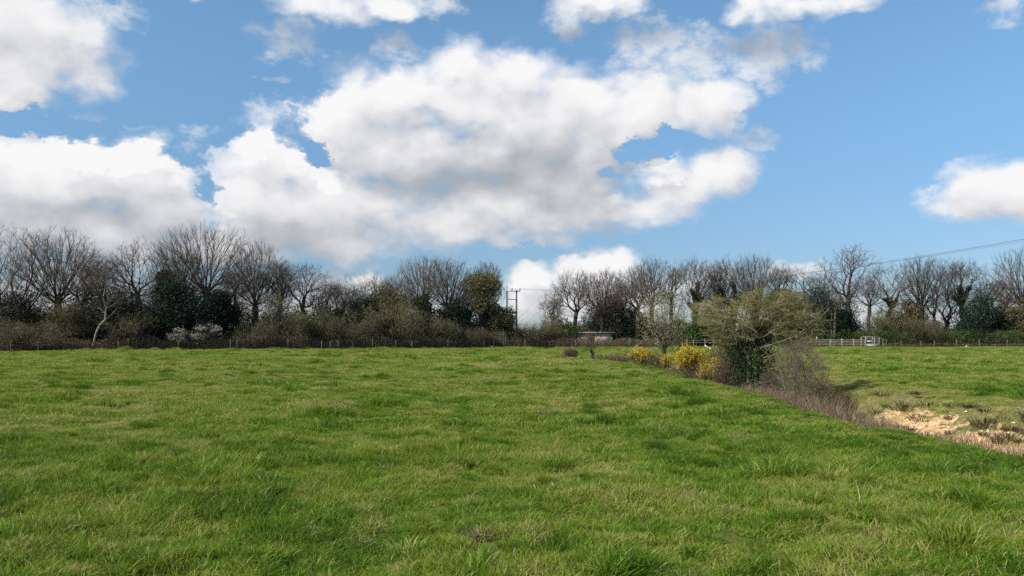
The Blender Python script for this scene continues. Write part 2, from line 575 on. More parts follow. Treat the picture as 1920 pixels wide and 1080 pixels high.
def soil_mix(M):
    p = wpos(M)
    f = M.math('ADD', field_colour(M, p), -.02)
    g = ramp(M, f, *GREEN)
    g = M.mix(.72, g, (.050, .044, .018))
    n = M.noise(p, 9, 6, .65); n2 = M.noise(p, 2.2, 4, .6); n3 = M.noise(p, 38, 3, .6)
    earth = ramp(M, M.math('ADD', M.math('MULTIPLY', n, .7), M.math('MULTIPLY', n3, .3)), (.3, (.15, .085, .04)), (.43, (.36, .225, .115)), (.53, (.54, .37, .20)), (.68, (.72, .57, .37)))
    ochre = M.smooth(M.sep(p)[1], 17.5, 12.5)
    earth = M.mix(M.math('MULTIPLY_ADD', ochre, .45, .15), earth, (.40, .19, .08))
    moss = ramp(M, n, (.35, (.075, .075, .025)), (.6, (.19, .175, .06)), (.75, (.30, .25, .12)))
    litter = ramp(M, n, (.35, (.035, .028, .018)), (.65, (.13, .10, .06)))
    c = M.mix(attr(M, 'moss'), g, moss)
    e0 = M.smooth(attr(M, 'earth'), .02, .25)
    e = M.smooth(M.math('ADD', attr(M, 'earth'), M.math('MULTIPLY_ADD', M.math('ADD', M.math('MULTIPLY', n2, .55), M.math('MULTIPLY', n, .45)), 3.4, -1.54)), .40, .60)
    c = M.mix(M.math('MULTIPLY', e, e0), c, earth)
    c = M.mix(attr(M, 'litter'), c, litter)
    return princ(M, c, .95, .1, M.math('ADD', n, M.math('MULTIPLY', n3, .4)), .8, .05)


M_GROUND = material('pasture_ground', soil_mix)
M_GRASS = grass_mat('grass_blades')
M_GRASS_RICH = grass_mat('grass_rich', -.07)
M_GRASS_DRY = grass_mat('grass_dry', .10, .8)
M_WEED = leafmat('weed_leaf', [(.10, .17, .02), (.24, .30, .05), (.40, .42, .12)], .4, .3, .5, 8)
M_BARK = bark('grey_brown_bark', (.023, .018, .014), (.080, .065, .052))
M_TWIG = bark('twig_bark', (.050, .038, .030), (.150, .116, .090), 2)
M_PALEBARK = bark('pale_bark', (.12, .115, .08), (.30, .285, .21))
M_LICHEN = bark('lichen_bark', (.095, .085, .040), (.34, .315, .17), 14)
M_GREYTWIG = bark('grey_twigs', (.060, .046, .036), (.22, .18, .14), 9)
M_BROWNTWIG = bark('brown_twigs', (.050, .034, .025), (.16, .112, .080), 5)
M_IVY = leafmat('ivy_leaf', [(.007, .016, .008), (.016, .032, .014), (.036, .058, .024)], .12, .15, .6, .9)
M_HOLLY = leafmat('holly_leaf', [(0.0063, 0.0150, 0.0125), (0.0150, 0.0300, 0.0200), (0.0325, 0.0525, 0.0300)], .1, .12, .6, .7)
M_BROWNGREEN = leafmat('brown_green_leaf', [(0.0540, 0.0504, 0.0252), (0.1044, 0.0990, 0.0468), (0.1710, 0.1530, 0.0756)], .12, .12, .7, .8)
M_OLIVE = leafmat('olive_bud', [(0.0822, 0.0927, 0.0329), (0.1644, 0.1719, 0.0673), (0.2691, 0.2616, 0.1121)], .3, .2, .6, .8)
M_WILLOW = leafmat('willow_bud', [(0.1320, 0.1430, 0.0330), (0.2200, 0.2200, 0.0660), (0.3300, 0.3190, 0.1100)], .35, .2, .6, .8)
M_PALEBUD = leafmat('pale_bud', [(.17, .18, .075), (.31, .31, .14), (.46, .45, .24)], .3, .2, .6, 1.2)
M_YELLOWBUD = leafmat('yellow_green_bud', [(.15, .155, .014), (.29, .28, .030), (.44, .42, .070)], .35, .2, .6, 1.5)
M_BRAMBLE = leafmat('bramble_leaf', [(0.0650, 0.0358, 0.0325), (0.1381, 0.0780, 0.0617), (0.1544, 0.1381, 0.0617), (0.2438, 0.1950, 0.1137)], .15, .3, .6, 1.0)
M_BANKLEAF = leafmat('bank_leaf', [(0.0182, 0.0416, 0.0104), (0.0416, 0.0806, 0.0182), (0.0780, 0.1235, 0.0312)], .2, .15, .6, .8)
M_BLOSSOM = leafmat('blossom', [(0.3240, 0.2808, 0.2160), (0.5040, 0.4464, 0.3744), (0.5904, 0.5544, 0.4896)], .3, .2, .6, 1.5)
M_GORSELEAF = leafmat('gorse_spines', [(.030, .040, .010), (.085, .085, .022), (.17, .14, .05)], .15, .3, .6, 2)
M_GORSEFLOWER = leafmat('gorse_flower', [(.55, .36, .01), (.72, .50, .012), (.80, .62, .04)], .3, .2, .6, 2)
M_REED = leafmat('dry_reed', [(.050, .036, .022), (.13, .095, .058), (.26, .195, .12), (.50, .40, .26)], .25, .2, .7, 3)
M_RUSH = leafmat('rush', [(.050, .044, .02), (.12, .10, .045), (.22, .18, .09)], .2, .2, .7, 3)


def wood(name, c1, c2):
    def b(M):
        p = M.new('ShaderNodeTexCoord').outputs['Object']
        s = M.vec('MULTIPLY', p, (3, 3, .7))
        n = M.noise(s, 6, 6, .7)
        return princ(M, ramp(M, n, (.3, c1), (.7, c2)), .85, .2, n, .5, .01)
    return material(name, b)


M_POST = wood('weathered_post', (.09, .078, .06), (.21, .185, .145))
M_RAIL = wood('pale_rail', (.19, .168, .14), (.42, .38, .32))
M_POLE = wood('creosote_pole', (.05, .042, .038), (.12, .105, .095))
M_METAL = material('grey_steel', lambda M: princ(M, ramp(M, M.noise(wpos(M), 4, 4, .6), (.3, (.16, .16, .17)), (.7, (.33, .33, .34))), .5, .5))
M_WIRE = material('wire', lambda M: princ(M, (.10, .10, .105), .5, .4))
M_INSUL = material('brown_porcelain', lambda M: princ(M, (.045, .03, .028), .25, .5))
M_WHITE = material('white_sheet', lambda M: princ(M, ramp(M, M.noise(wpos(M), 8, 3), (.3, (.62, .60, .58)), (.7, (.82, .80, .79))), .6, .3))


# ------------------------------------------------------------------ ground
def build_ground():
    rings = np.concatenate([np.geomspace(.6, 2.2, 10)[:-1], np.geomspace(2.2, 130, 620)[:-1], np.geomspace(130, 7000, 45)])
    front = np.radians(np.linspace(-44, 44, 620))
    back = np.radians(np.linspace(44, 316, 62)[1:-1])
    ang = np.concatenate([front, back])
    R, A = np.meshgrid(rings, ang, indexing='ij')
    X = R * np.sin(A); Y = R * np.cos(A)
    Z = ground(X, Y)
    n, m = X.shape
    V = np.stack([X, Y, Z], -1).reshape(-1, 3)
    V = np.concatenate([V, [[0, 0, float(Z[0].mean())]]])
    i = np.arange(n - 1)[:, None]; j = np.arange(m)[None]
    j2 = (j + 1) % m
    q = np.stack([i * m + j, i * m + j2, (i + 1) * m + j2, (i + 1) * m + j], -1).reshape(-1, 4)[:, ::-1]
    k = np.arange(m)
    tri = np.stack([np.full(m, n * m), (k + 1) % m, k], 1)[:, ::-1]
    x, y = V[:, 0], V[:, 1]
    t = ditch_t(x, y)
    inr = (1 - sstep(y, 50, 62)) * sstep(y, -8, 0)
    earth = np.interp(t, [1.9, 2.4, 3.6, 4.3], [0, 1, .85, 0]) * (1 - sstep(y, 19.6, 22.0)) * (y > 0)
    # turf tongue between the two bare places
    earth = earth * (1 - .75 * np.exp(-((y - 17.6) / 1.1) ** 2 - ((t - 3.6) / .9) ** 2))
    moss = np.interp(t, [1.6, 2.4, 5.4, 6.6], [0, 1, .8, 0]) * inr * (1 - sstep(y, 24, 34) * .7)
    litter = np.interp(t, [.1, .5, 1.7, 2.2], [0, 1, 1, 0]) * inr
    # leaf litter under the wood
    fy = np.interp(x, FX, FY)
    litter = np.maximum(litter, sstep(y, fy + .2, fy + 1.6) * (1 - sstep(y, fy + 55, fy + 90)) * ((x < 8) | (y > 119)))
    me = mesh_from('pasture', V, [q, tri], [M_GROUND], True, {
        'earth': ('POINT', 'FLOAT', earth), 'moss': ('POINT', 'FLOAT', moss), 'litter': ('POINT', 'FLOAT', litter)})
    o = link('ground', me)
    tag(o, kind='structure')


# far fence line: distance in front by column of the photograph
LP = [-200, 0, 640, 940, 1060, 1300, 1920, 2150]
LD = [80, 84, 100, 113, 118, 121, 123, 124]


def fdist(px): return float(np.interp(px, LP, LD))


FX = [(p - 960) / F * d for p, d in zip(LP, LD)]
FY = LD
build_ground()


# ------------------------------------------------------------------ grass
def blade_mesh(name, n, radius, h0, h1, w, lean, mat, segs=3, out=0.0, seed=0):
    r = np.random.default_rng(seed)
    a = r.random(n) * 2 * math.pi; q = radius * np.sqrt(r.random(n))
    bx, by = q * np.cos(a), q * np.sin(a)
    h = h0 + (h1 - h0) * r.random(n) ** 1.3
    h = h * (1.12 - .35 * (q / radius) ** 2)
    da = np.where(r.random(n) < out, a + r.normal(size=n) * .5, r.random(n) * 2 * math.pi)
    ln = lean * (.3 + r.random(n)) * h
    fa = r.random(n) * math.pi
    ww = w * (.6 + .8 * r.random(n)) * .5
    V = []
    ts = np.linspace(0, 1, segs + 1)
    for k, t in enumerate(ts):
        cx = bx + np.cos(da) * ln * t ** 1.8; cy = by + np.sin(da) * ln * t ** 1.8
        cz = h * (t - .32 * lean * t ** 2.6) - .015
        wk = ww * (1 - t) ** .6 if k < segs else ww * 0
        if k < segs:
            V.append(np.stack([cx - np.cos(fa) * wk, cy - np.sin(fa) * wk, cz], 1))
            V.append(np.stack([cx + np.cos(fa) * wk, cy + np.sin(fa) * wk, cz], 1))
        else:
            V.append(np.stack([cx, cy, cz], 1))
    nv = len(V)
    P = np.stack(V, 1).reshape(-1, 3)
    b = (np.arange(n) * nv)[:, None]
    qs = [b + np.array([[2 * k, 2 * k + 1, 2 * k + 3, 2 * k + 2]]) for k in range(segs - 1)]
    tr = b + np.array([[2 * segs - 2, 2 * segs - 1, 2 * segs]])
    fs = ([np.concatenate(qs)] if qs else []) + [tr]
    rr = np.repeat(r.random(n), nv)
    return mesh_from(name, P, fs, [mat], False, {'rnd': ('POINT', 'FLOAT', rr)})


def scatter(name, protos, P, rot, scl, idx, tint, label, cat=None):
    """one object: protos instanced on points (for turf nobody could count)"""
    col = bpy.data.collections.new(name + '_sources')
    for k, me in enumerate(protos):
        o = bpy.data.objects.new('source_%02d' % k, me)
        col.objects.link(o)
    pm = bpy.data.meshes.new(name)
    pm.vertices.add(len(P)); pm.vertices.foreach_set('co', np.asarray(P, np.float32).ravel())
    for k, typ, v in (('rot', 'FLOAT_VECTOR', rot), ('scl', 'FLOAT_VECTOR', scl)):
        a = pm.attributes.new(k, typ, 'POINT'); a.data.foreach_set('vector', np.asarray(v, np.float32).ravel())
    a = pm.attributes.new('idx', 'INT', 'POINT'); a.data.foreach_set('value', np.asarray(idx, np.int32))
    a = pm.attributes.new('tint', 'FLOAT', 'POINT'); a.data.foreach_set('value', np.asarray(tint, np.float32))
    o = link(name, pm)
    g = bpy.data.node_groups.new(name, 'GeometryNodeTree')
    g.interface.new_socket('Geometry', in_out='INPUT', socket_type='NodeSocketGeometry')
    g.interface.new_socket('Geometry', in_out='OUTPUT', socket_type='NodeSocketGeometry')
    N = g.nodes; L = g.links
    gi = N.new('NodeGroupInput'); go = N.new('NodeGroupOutput')
    ip = N.new('GeometryNodeInstanceOnPoints')
    ci = N.new('GeometryNodeCollectionInfo'); ci.inputs[0].default_value = col
    ci.inputs['Separate Children'].default_value = True; ci.inputs['Reset Children'].default_value = True

    def na(nm, dt):
        n = N.new('GeometryNodeInputNamedAttribute'); n.data_type = dt; n.inputs[0].default_value = nm
        return n.outputs[0]
    L.new(gi.outputs[0], ip.inputs['Points']); L.new(ci.outputs[0], ip.inputs['Instance'])
    ip.inputs['Pick Instance'].default_value = True
    L.new(na('idx', 'INT'), ip.inputs['Instance Index'])
    er = N.new('FunctionNodeEulerToRotation'); L.new(na('rot', 'FLOAT_VECTOR'), er.inputs[0])
    L.new(er.outputs[0], ip.inputs['Rotation'])
    L.new(na('scl', 'FLOAT_VECTOR'), ip.inputs['Scale'])
    L.new(ip.outputs[0], go.inputs[0])
    md = o.modifiers.new('scatter', 'NODES'); md.node_group = g
    tag(o, label, cat, kind='stuff')
    return o


def wedge(n_per_m2, y0, y1, pad=4.5, slope=.70):
    """random points in the part of the field the photograph could see"""
    area = slope * (y1 * y1 - y0 * y0) + 2 * pad * (y1 - y0)
    n = int(area * n_per_m2)
    y = np.sqrt(rng.random(n) * (y1 * y1 - y0 * y0) + y0 * y0)
    x = (rng.random(n) * 2 - 1) * (slope * y + pad)
    return x, y


def build_grass():
    protos = []
    for k in range(4): protos.append(blade_mesh('turf', 110, .13, .045, .11, .0066, .9, M_GRASS, 3, .2, 10 + k))       # 0-3
    for k in range(3): protos.append(blade_mesh('long', 130, .11, .06, .135, .0070, .85, M_GRASS_RICH, 3, .8, 20 + k))    # 4-6
    for k in range(2): protos.append(blade_mesh('dry', 90, .12, .04, .12, .0060, 1.3, M_GRASS_DRY, 3, .4, 30 + k))      # 7-8
    for k in range(3): protos.append(blade_mesh('mid', 120, .24, .045, .11, .0115, .9, M_GRASS, 2, .3, 40 + k))           # 9-11
    for k in range(2): protos.append(blade_mesh('midlong', 140, .20, .065, .15, .0115, .8, M_GRASS_RICH, 2, .8, 50 + k))   # 12-13
    protos.append(blade_mesh('middry', 100, .22, .05, .12, .010, 1.2, M_GRASS_DRY, 2, .4, 60))                          # 14
    for k in range(2): protos.append(blade_mesh('far', 230, .80, .05, .12, .026, .9, M_GRASS, 2, .3, 70 + k))            # 15-16
    protos.append(blade_mesh('farlong', 200, .50, .07, .16, .024, .8, M_GRASS_RICH, 2, .8, 80))                          # 17
    protos.append(blade_mesh('fardry', 140, .60, .06, .13, .022, 1.2, M_GRASS_DRY, 2, .4, 81))                           # 18
    X = []; Y = []; I = []; S = []
    for (dens, y0, y1, turf, lng, dry) in ((74, 3.0, 13, (0, 1, 2, 3), (4, 5, 6), (7, 8)),
                                           (20, 13, 36, (9, 10, 11), (12, 13), (14,)),
                                           (2.6, 36, 124, (15, 16), (17,), (18,))):
        x, y = wedge(dens, y0, y1)
        cl = .75 * fbm(x / .62, y / .8, 301, 2) + .45 * fbm(x / 1.6, y / 2.0, 303, 2) + .35 * fbm(x / 5, y / 6, 305, 2)      # clumps of longer grass
        dr = fbm(x / .9, y / 1.2, 311, 3) + .5 * fbm(x / 4, y / 5, 315, 2)
        u = rng.random(len(x))
        idx = rng.choice(turf, len(x))
        isl = (cl > .22) & (u < .80)
        idx = np.where(isl, rng.choice(lng, len(x)), idx)
        isd = (~isl) & (dr > .36) & (rng.random(len(x)) < .5)
        isd |= (~isl) & (rng.random(len(x)) < .04)
        idx = np.where(isd, rng.choice(dry, len(x)), idx)
        sc = .75 + .55 * rng.random(len(x))
        sc = np.where(isl, sc * (.70 + .95 * np.clip((cl - .26) / .5, 0, 1)), sc)
        X.append(x); Y.append(y); I.append(idx); S.append(sc)
    # hummocks: round tussocks of longer grass, tallest in the middle, leaning outwards
    HT = [np.zeros(len(v)) for v in X]; OX = [np.zeros(len(v)) for v in X]; OY = [np.zeros(len(v)) for v in X]; TN = [np.zeros(len(v)) for v in X]
    for (dens, y0, y1, lng, k, r0, r1, dens_hs) in ((1.5, 3.2, 13, (4, 5, 6), 9, .10, .26, 1.0), (.85, 13, 42, (12, 13), 8, .14, .38, 1.0), (.22, 42, 112, (17,), 3, .3, .7, 1.0)):
        cx, cy = wedge(dens, y0, y1)
        keepc = rng.random(len(cx)) < .45 + .9 * fbm(cx / 2.4, cy / 2.8, 501, 2)
        cx, cy = cx[keepc], cy[keepc]
        R_ = r0 + (r1 - r0) * rng.random(len(cx)) ** 2
        a = rng.random((len(cx), k)) * 6.283; q = np.sqrt(rng.random((len(cx), k)))
        bx = (cx[:, None] + R_[:, None] * q * np.cos(a)).ravel(); by = (cy[:, None] + R_[:, None] * q * np.sin(a)).ravel()
        X.append(bx); Y.append(by); I.append(rng.choice(lng, len(bx))); S.append(np.repeat(.75 + 1.4 * (R_ - r0) / (r1 - r0) * .5, k))
        HT.append(((1.55 - .75 * q) * (.75 + .6 * rng.random((len(cx), 1)))).ravel())
        OX.append((np.cos(a) * q * .45).ravel()); OY.append((np.sin(a) * q * .45).ravel())
        TN.append(np.repeat(rng.normal(size=len(cx)) * .075 - .03, k))
    HT = np.concatenate(HT); OX = np.concatenate(OX); OY = np.concatenate(OY); TN = np.concatenate(TN)
    x = np.concatenate(X); y = np.concatenate(Y); idx = np.concatenate(I); sc = np.concatenate(S)
    t = ditch_t(x, y)
    fy = np.interp(x, FX, FY)
    u = rng.random(len(x))
    inr = y < 60
    keep = (y < fy - .2) & ~(inr & (t > .1) & (t < 2.0))
    bank = inr & (t >= 2.0) & (t < 4.6) & (y < 24)
    bn = fbm(x / .8, y / .9, 61, 3)
    keep &= ~(bank & ((bn < .02) | (u < .35)))
    x, y, idx, sc, bank, t, HT, OX, OY, TN = [v[keep] for v in (x, y, idx, sc, bank, t, HT, OX, OY, TN)]
    z = ground(x, y)
    n = len(x)
    e = .08 + .004 * y
    gx = (ground(x + e, y) - ground(x - e, y)) / (2 * e); gy = (ground(x, y + e) - ground(x, y - e)) / (2 * e)
    gx = gx - OX; gy = gy - OY
    rz = rng.random(n) * 6.283
    lx = gx * np.cos(rz) + gy * np.sin(rz); ly = -gx * np.sin(rz) + gy * np.cos(rz)
    rot = np.stack([np.arctan(ly) + rng.normal(size=n) * .06, -np.arctan(lx) + rng.normal(size=n) * .06, rz], 1)
    z = z + .027
    hs = sc * (.75 + .5 * rng.random(n)) * (.72 + .55 * sstep(fbm(x / 2.2, y / 2.6, 77, 2), -.5, .6))
    rim = (t > 4.2) & (t < 6.0) & (y < 40)
    hs = np.where(HT > 0, sc * HT * 1.15, hs)
    hs = np.where(rim | bank, hs * .45, hs)
    hs = np.where((t > -1.6) & (t < .3) & (y < 60), hs * .5, hs)
    edge = sstep(np.interp(x, FX, FY) - y, 2.2, .4) * (rng.random(n) < .5)
    hs = hs * (1 + 1.6 * edge)
    scl = np.stack([sc, sc, hs], 1)
    tint = rng.normal(size=n) * .035 - .035 * (1 - sstep(y, 7, 16)) + .04 * sstep(y, 12, 40)
    tint += (.085 * fbm(x / .40, y / .5, 401, 2) + .06 * fbm(x / 1.3, y / 1.6, 405, 2)) * (1 - .5 * sstep(y, 30, 80))
    tint = tint + TN
    tint = np.where(bank, .12, tint)
    tint = np.where(rim, tint + .09, tint)
    scatter('grass', protos, np.stack([x, y, z], 1), rot, scl, idx, tint, 'rough green pasture grass covering the whole field')
    print('grass instances', n)


build_grass()


# ------------------------------------------------------------------ trees
PW = .52


def branch_graph(pts, stem, w, relax=2, tropism=0.0):
    """joins crown points to a stem by cheapest paths; returns nodes, parent index, tips carried"""
    top = stem[-1]
    order = np.argsort(np.linalg.norm(pts - top, axis=1) + .15 * rng.random(len(pts)))
    pts = pts[order]
    n0 = len(stem); N = n0 + len(pts)
    P = np.zeros((N, 3)); par = np.full(N, -1); L = np.zeros(N)
    P[:n0] = stem
    for i in range(1, n0):
        par[i] = i - 1; L[i] = L[i - 1] + np.linalg.norm(stem[i] - stem[i - 1]) * .35
    first = max(1, int(n0 * .45))
    for k, p in enumerate(pts):
        i = n0 + k
        d = P[first:i] - p
        dist = np.sqrt((d * d).sum(1))
        cost = dist + w * L[first:i] + .6 * np.maximum(d[:, 2], 0) * .5
        j = first + int(np.argmin(cost))
        P[i] = p; par[i] = j; L[i] = L[j] + dist[j - first]
    tips = np.zeros(N); kids = np.zeros(N, int)
    for i in range(N - 1, 0, -1):
        if kids[i] == 0: tips[i] = 1
        tips[par[i]] += tips[i]; kids[par[i]] += 1
    for _ in range(relax):
        S = np.zeros((N, 3)); W = np.zeros(N)
        np.add.at(S, par[n0:], P[n0:] * tips[n0:, None]); np.add.at(W, par[n0:], tips[n0:])
        m = (W > 0) & (np.arange(N) >= n0)
        P[m] = .5 * P[m] + .25 * P[par[m]] + .25 * S[m] / W[m, None]
    return P, par, tips, kids


def crown_points(n, H, W, base, shape, lobes=0):
    """points of a crown H high, W wide, above 'base'"""
    out = []
    c0 = np.array([0, 0, base + (H - base) * (.50 if shape != 'fan' else .60)])
    rad = np.array([W / 2, W / 2, (H - base) * (.50 if shape != 'fan' else .42)])
    if lobes:
        d = rng.normal(size=(lobes, 3)); d /= np.linalg.norm(d, axis=1, keepdims=True); d[:, 2] = d[:, 2] * .8 + .15
        LC = c0 + d * rad * .62; LR = rad.mean() * (.28 + .20 * rng.random(lobes))
    while sum(len(o) for o in out) < n:
        q = rng.normal(size=(n, 3)); q /= np.linalg.norm(q, axis=1, keepdims=True)
        q *= (rng.random((n, 1)) ** (.42))
        if lobes:
            k = rng.integers(lobes, size=n)
            p = LC[k] + q * LR[k][:, None] * np.array([1.15, 1.15, .95])
            m = rng.random(n) < .25
            p[m] = (c0 + q * rad)[m]
        else:
            p = c0 + q * rad
        hz = (p[:, 2] - base) / (H - base)
        rr = np.hypot(p[:, 0], p[:, 1]) / (W / 2)
        ok = (hz > .0) & (hz < 1.0)
        if shape in ('vase', 'fan'): ok &= rr < .25 + 1.9 * hz
        # ragged outline
        a = np.arctan2(p[:, 1], p[:, 0])
        ok &= rr < .78 + .35 * vnoise(a * 1.6 + 9, hz * 3, int(H * 7))
        out.append(p[ok])
    return np.concatenate(out)[:n]


def bare_tree(H, W, base=.25, n=1500, w=.5, shape='round', lobes=0, stems=1, lean=(0, 0), tr=.0135, twig=(.35, .85), ktw=3, fork=.3, split=.05, sides=6, gnarl=.12, top_up=.35, spread=.25):
    """returns dict of trunk, crown meshes collectors and skeleton"""
    base_h = H * base
    trunk = MB(); crown = MB()
    skel = []
    pts = crown_points(n, H, W, base_h, shape, lobes)
    groups = [pts]
    feet = [np.zeros(3)]
    if stems > 1:
        ang = np.arange(stems) * 2 * math.pi / stems + rng.random() * 3
        dirs = np.stack([np.cos(ang), np.sin(ang)], 1)
        k = np.argmax(pts[:, :2] @ dirs.T + rng.normal(size=(n, stems)) * W * .06, axis=1)
        groups = [pts[k == i] for i in range(stems)]
        feet = [np.array([*(dirs[i] * W * .03), 0]) for i in range(stems)]
    for i, g in enumerate(groups):
        if len(g) < 5: continue
        cen = g.mean(0)
        topp = np.array([cen[0] * fork + lean[0] * .6, cen[1] * fork + lean[1] * .6, base_h * (1.0 + .3 * rng.random()) + (H - base_h) * .12])
        s = np.linspace(0, 1, 7)[:, None]
        stem = feet[i] * (1 - s) + topp * s
        stem[1:, :2] += rng.normal(size=(6, 2)) * gnarl * s[1:] * .8
        stem[0, 2] = -.35
        P, par, tips, kids = branch_graph(g + np.array([*lean, 0]) * (g[:, 2:3] / H), stem, w)
        r = tr * np.maximum(tips, 1) ** PW
        A = P[par[1:]]; B = P[1:]
        rb = r[1:]; ra = np.minimum(r[par[1:]], rb * 1.5)
        ra[:6] *= 1.12
        ra[0] *= 1.35
        big = tips[1:] > max(6, n * split / stems)
        if big.any(): trunk.tubes(A[big], B[big], ra[big], rb[big], sides)
        crown.tubes(A[~big], B[~big], ra[~big], rb[~big] * np.where(kids[1:][~big] == 0, .5, 1), 3)
        # twigs
        fine = np.where(tips[1:] <= 5)[0]
        src = np.repeat(fine, ktw)
        d = (B - A)[src]; d /= np.maximum(np.linalg.norm(d, axis=1, keepdims=True), 1e-6)
        d = d * .8 + rng.normal(size=d.shape) * .55; d[:, 2] += top_up
        d /= np.linalg.norm(d, axis=1, keepdims=True)
        st = A[src] + (B - A)[src] * rng.random((len(src), 1))
        ln = (twig[0] + (twig[1] - twig[0]) * rng.random((len(src), 1)))
        en = st + d * ln
        rt = tr * .62
        crown.tubes(st, en, rt, rt * .4, 3)
        # side twigs off the twigs
        m = rng.random(len(src)) < .6
        st2 = st[m] + (en - st)[m] * (.3 + .5 * rng.random((m.sum(), 1)))
        d2 = d[m] + rng.normal(size=(m.sum(), 3)) * .7; d2 /= np.linalg.norm(d2, axis=1, keepdims=True)
        en2 = st2 + d2 * ln[m] * .55
        crown.tubes(st2, en2, rt * .8, rt * .35, 3)
        skel.append((P, par, tips, np.concatenate([en, en2]), st))
    return trunk, crown, skel


def ivy_on(skel, zmax, n, rad, size, thr=8, zmin=.2):
    """leaf points clothing the stems up to zmax"""
    A = []; B = []; T = []
    for P, par, tips, _, _ in skel:
        m = (tips[1:] > thr) & (P[1:, 2] < zmax)
        A.append(P[par[1:]][m]); B.append(P[1:][m]); T.append(tips[1:][m])
    A = np.concatenate(A); B = np.concatenate(B); T = np.concatenate(T)
    L = np.linalg.norm(B - A, axis=1) * np.clip(T, 1, 200) ** .35
    k = rng.choice(len(A), n, p=L / L.sum())
    p = A[k] + (B - A)[k] * rng.random((n, 1))
    q = rng.normal(size=(n, 3)); q /= np.linalg.norm(q, axis=1, keepdims=True)
    lump = .55 + .9 * vnoise(p[:, 2] * 1.3 + p[:, 0] * 2, p[:, 1] * 2, 3)
    p = p + q * (rad * lump * (1 - .45 * np.clip(p[:, 2] / zmax, 0, 1)))[:, None] * rng.random((n, 1)) ** .5
    p = p[p[:, 2] > zmin]
    return MB().leaves(p, size)


def leaf_mass(n, H, W, size, lobes=14, base=0.0, flat=1.0, D=None, inner=.35):
    """leaves on an uneven pile of clumps, with gaps"""
    D = W if D is None else D
    c = []
    for k in range(lobes):
        z = base + (H - base) * (.10 + .80 * rng.random())
        lim = math.sqrt(max(0.05, 1 - abs((z - base) / (H - base) * 1.7 - .6) ** 2.2 * .55))
        a = rng.random() * 6.28; q = math.sqrt(rng.random()) * .72 * lim
        c.append((q * math.cos(a) * W / 2, q * math.sin(a) * D / 2, z))
    c = np.array(c)
    r = min(W, D, H - base) * (.20 + .16 * rng.random(lobes))
    k = rng.choice(lobes, n, p=r ** 2 / (r ** 2).sum())
    q = rng.normal(size=(n, 3)); q /= np.linalg.norm(q, axis=1, keepdims=True)
    nz = .72 + .55 * vnoise(q[:, 0] * 3 + k * 7, q[:, 2] * 3 + q[:, 1] * 2, 5)
    rr = np.where(rng.random(n) < inner, rng.random(n) ** .4, .85 + .25 * rng.random(n))
    p = c[k] + q * (r[k] * nz * rr)[:, None] * np.array([1, 1, .85 * flat])
    p = p[(p[:, 2] > -.05)]
    return MB().leaves(p, size), c


def bush_twigs(H, W, n, w=.25, stems=5, tr=.006, ktw=4, base=.04, shape='round', lobes=0, twig=(.2, .5), D=None, sides=4):
    t, c, sk = bare_tree(H, W, base, n, w, shape, lobes, stems, tr=tr, twig=twig, ktw=ktw, fork=.5, sides=sides, gnarl=.05, split=.12)
    return t, c, sk


def tips_of(sk):
    return np.concatenate([s[3] for s in sk])


def put_tree(name, cat, parts, px, d, label, group=None, rz=None, scale=(1, 1, 1), dz=0.0):
    x, y = (px - 960) / F * d, d
    r = empty(name, (x, y, gz(x, y) + dz), label, cat, group, 0.0 if rz is None else rz, scale)
    for nm, me in parts:
        if me is not None: link(nm, me, r)
    return r


def height_at(top_py, d):
    return CAMH + (HOR - top_py) / F * d


def build_bare(px, top, wpx, extra, kind, label, name='bare_tree', ivy=0, n=None, rz=None, mat=None, dm=None, twm=None, lean=0.0):
    reseed(px * 13 + top)
    d = fdist(px) + extra
    H = height_at(top, d) * (1.08 if px > 960 else 1.03); W = wpx / F * d * 1.12
    kw = dict(
        vase=dict(base=.26, n=1500, w=.80, shape='vase', fork=.14, top_up=.55, gnarl=.10, ktw=4, split=.02),
        fan=dict(base=.30, n=1300, w=.75, shape='fan', fork=.1, top_up=.6, gnarl=.06, split=.03),
        oak=dict(base=.30, n=1350, w=.35, shape='round', lobes=11, fork=.22, top_up=.15, gnarl=.18, split=.02),
        gnarl=dict(base=.28, n=850, w=.22, shape='round', lobes=8, fork=.35, top_up=.05, gnarl=.25, split=.025),
        heavy=dict(base=.30, n=950, w=.32, shape='round', lobes=10, fork=.12, top_up=.1, gnarl=.22, split=.012, tr=.018),
        multi=dict(base=.14, n=1500, w=.45, shape='vase', lobes=0, stems=3, fork=.5, top_up=.3, gnarl=.18, split=.02),
        tall=dict(base=.36, n=950, w=.5, shape='round', lobes=6, fork=.15, top_up=.3, gnarl=.12, split=.03),
    )[kind].copy()
    if n: kw['n'] = n
    t, c, sk = bare_tree(H, W, lean=(lean * W, 0), **kw)
    parts = [('trunk', t.mesh('trunk', mat or M_BARK)), ('crown', c.mesh('twigs', twm or M_TWIG))]
    if ivy:
        parts.append(('ivy', ivy_on(sk, H * ivy, int(4200 + (9000 if ivy >= .62 else 5200) * ivy), .36 + (.55 if ivy >= .62 else .34) * ivy, .22 if ivy >= .62 else .20, thr=max(10, kw['n'] * .03)).mesh('ivy', M_IVY)))
    return put_tree(name, 'tree', parts, px, d, label)


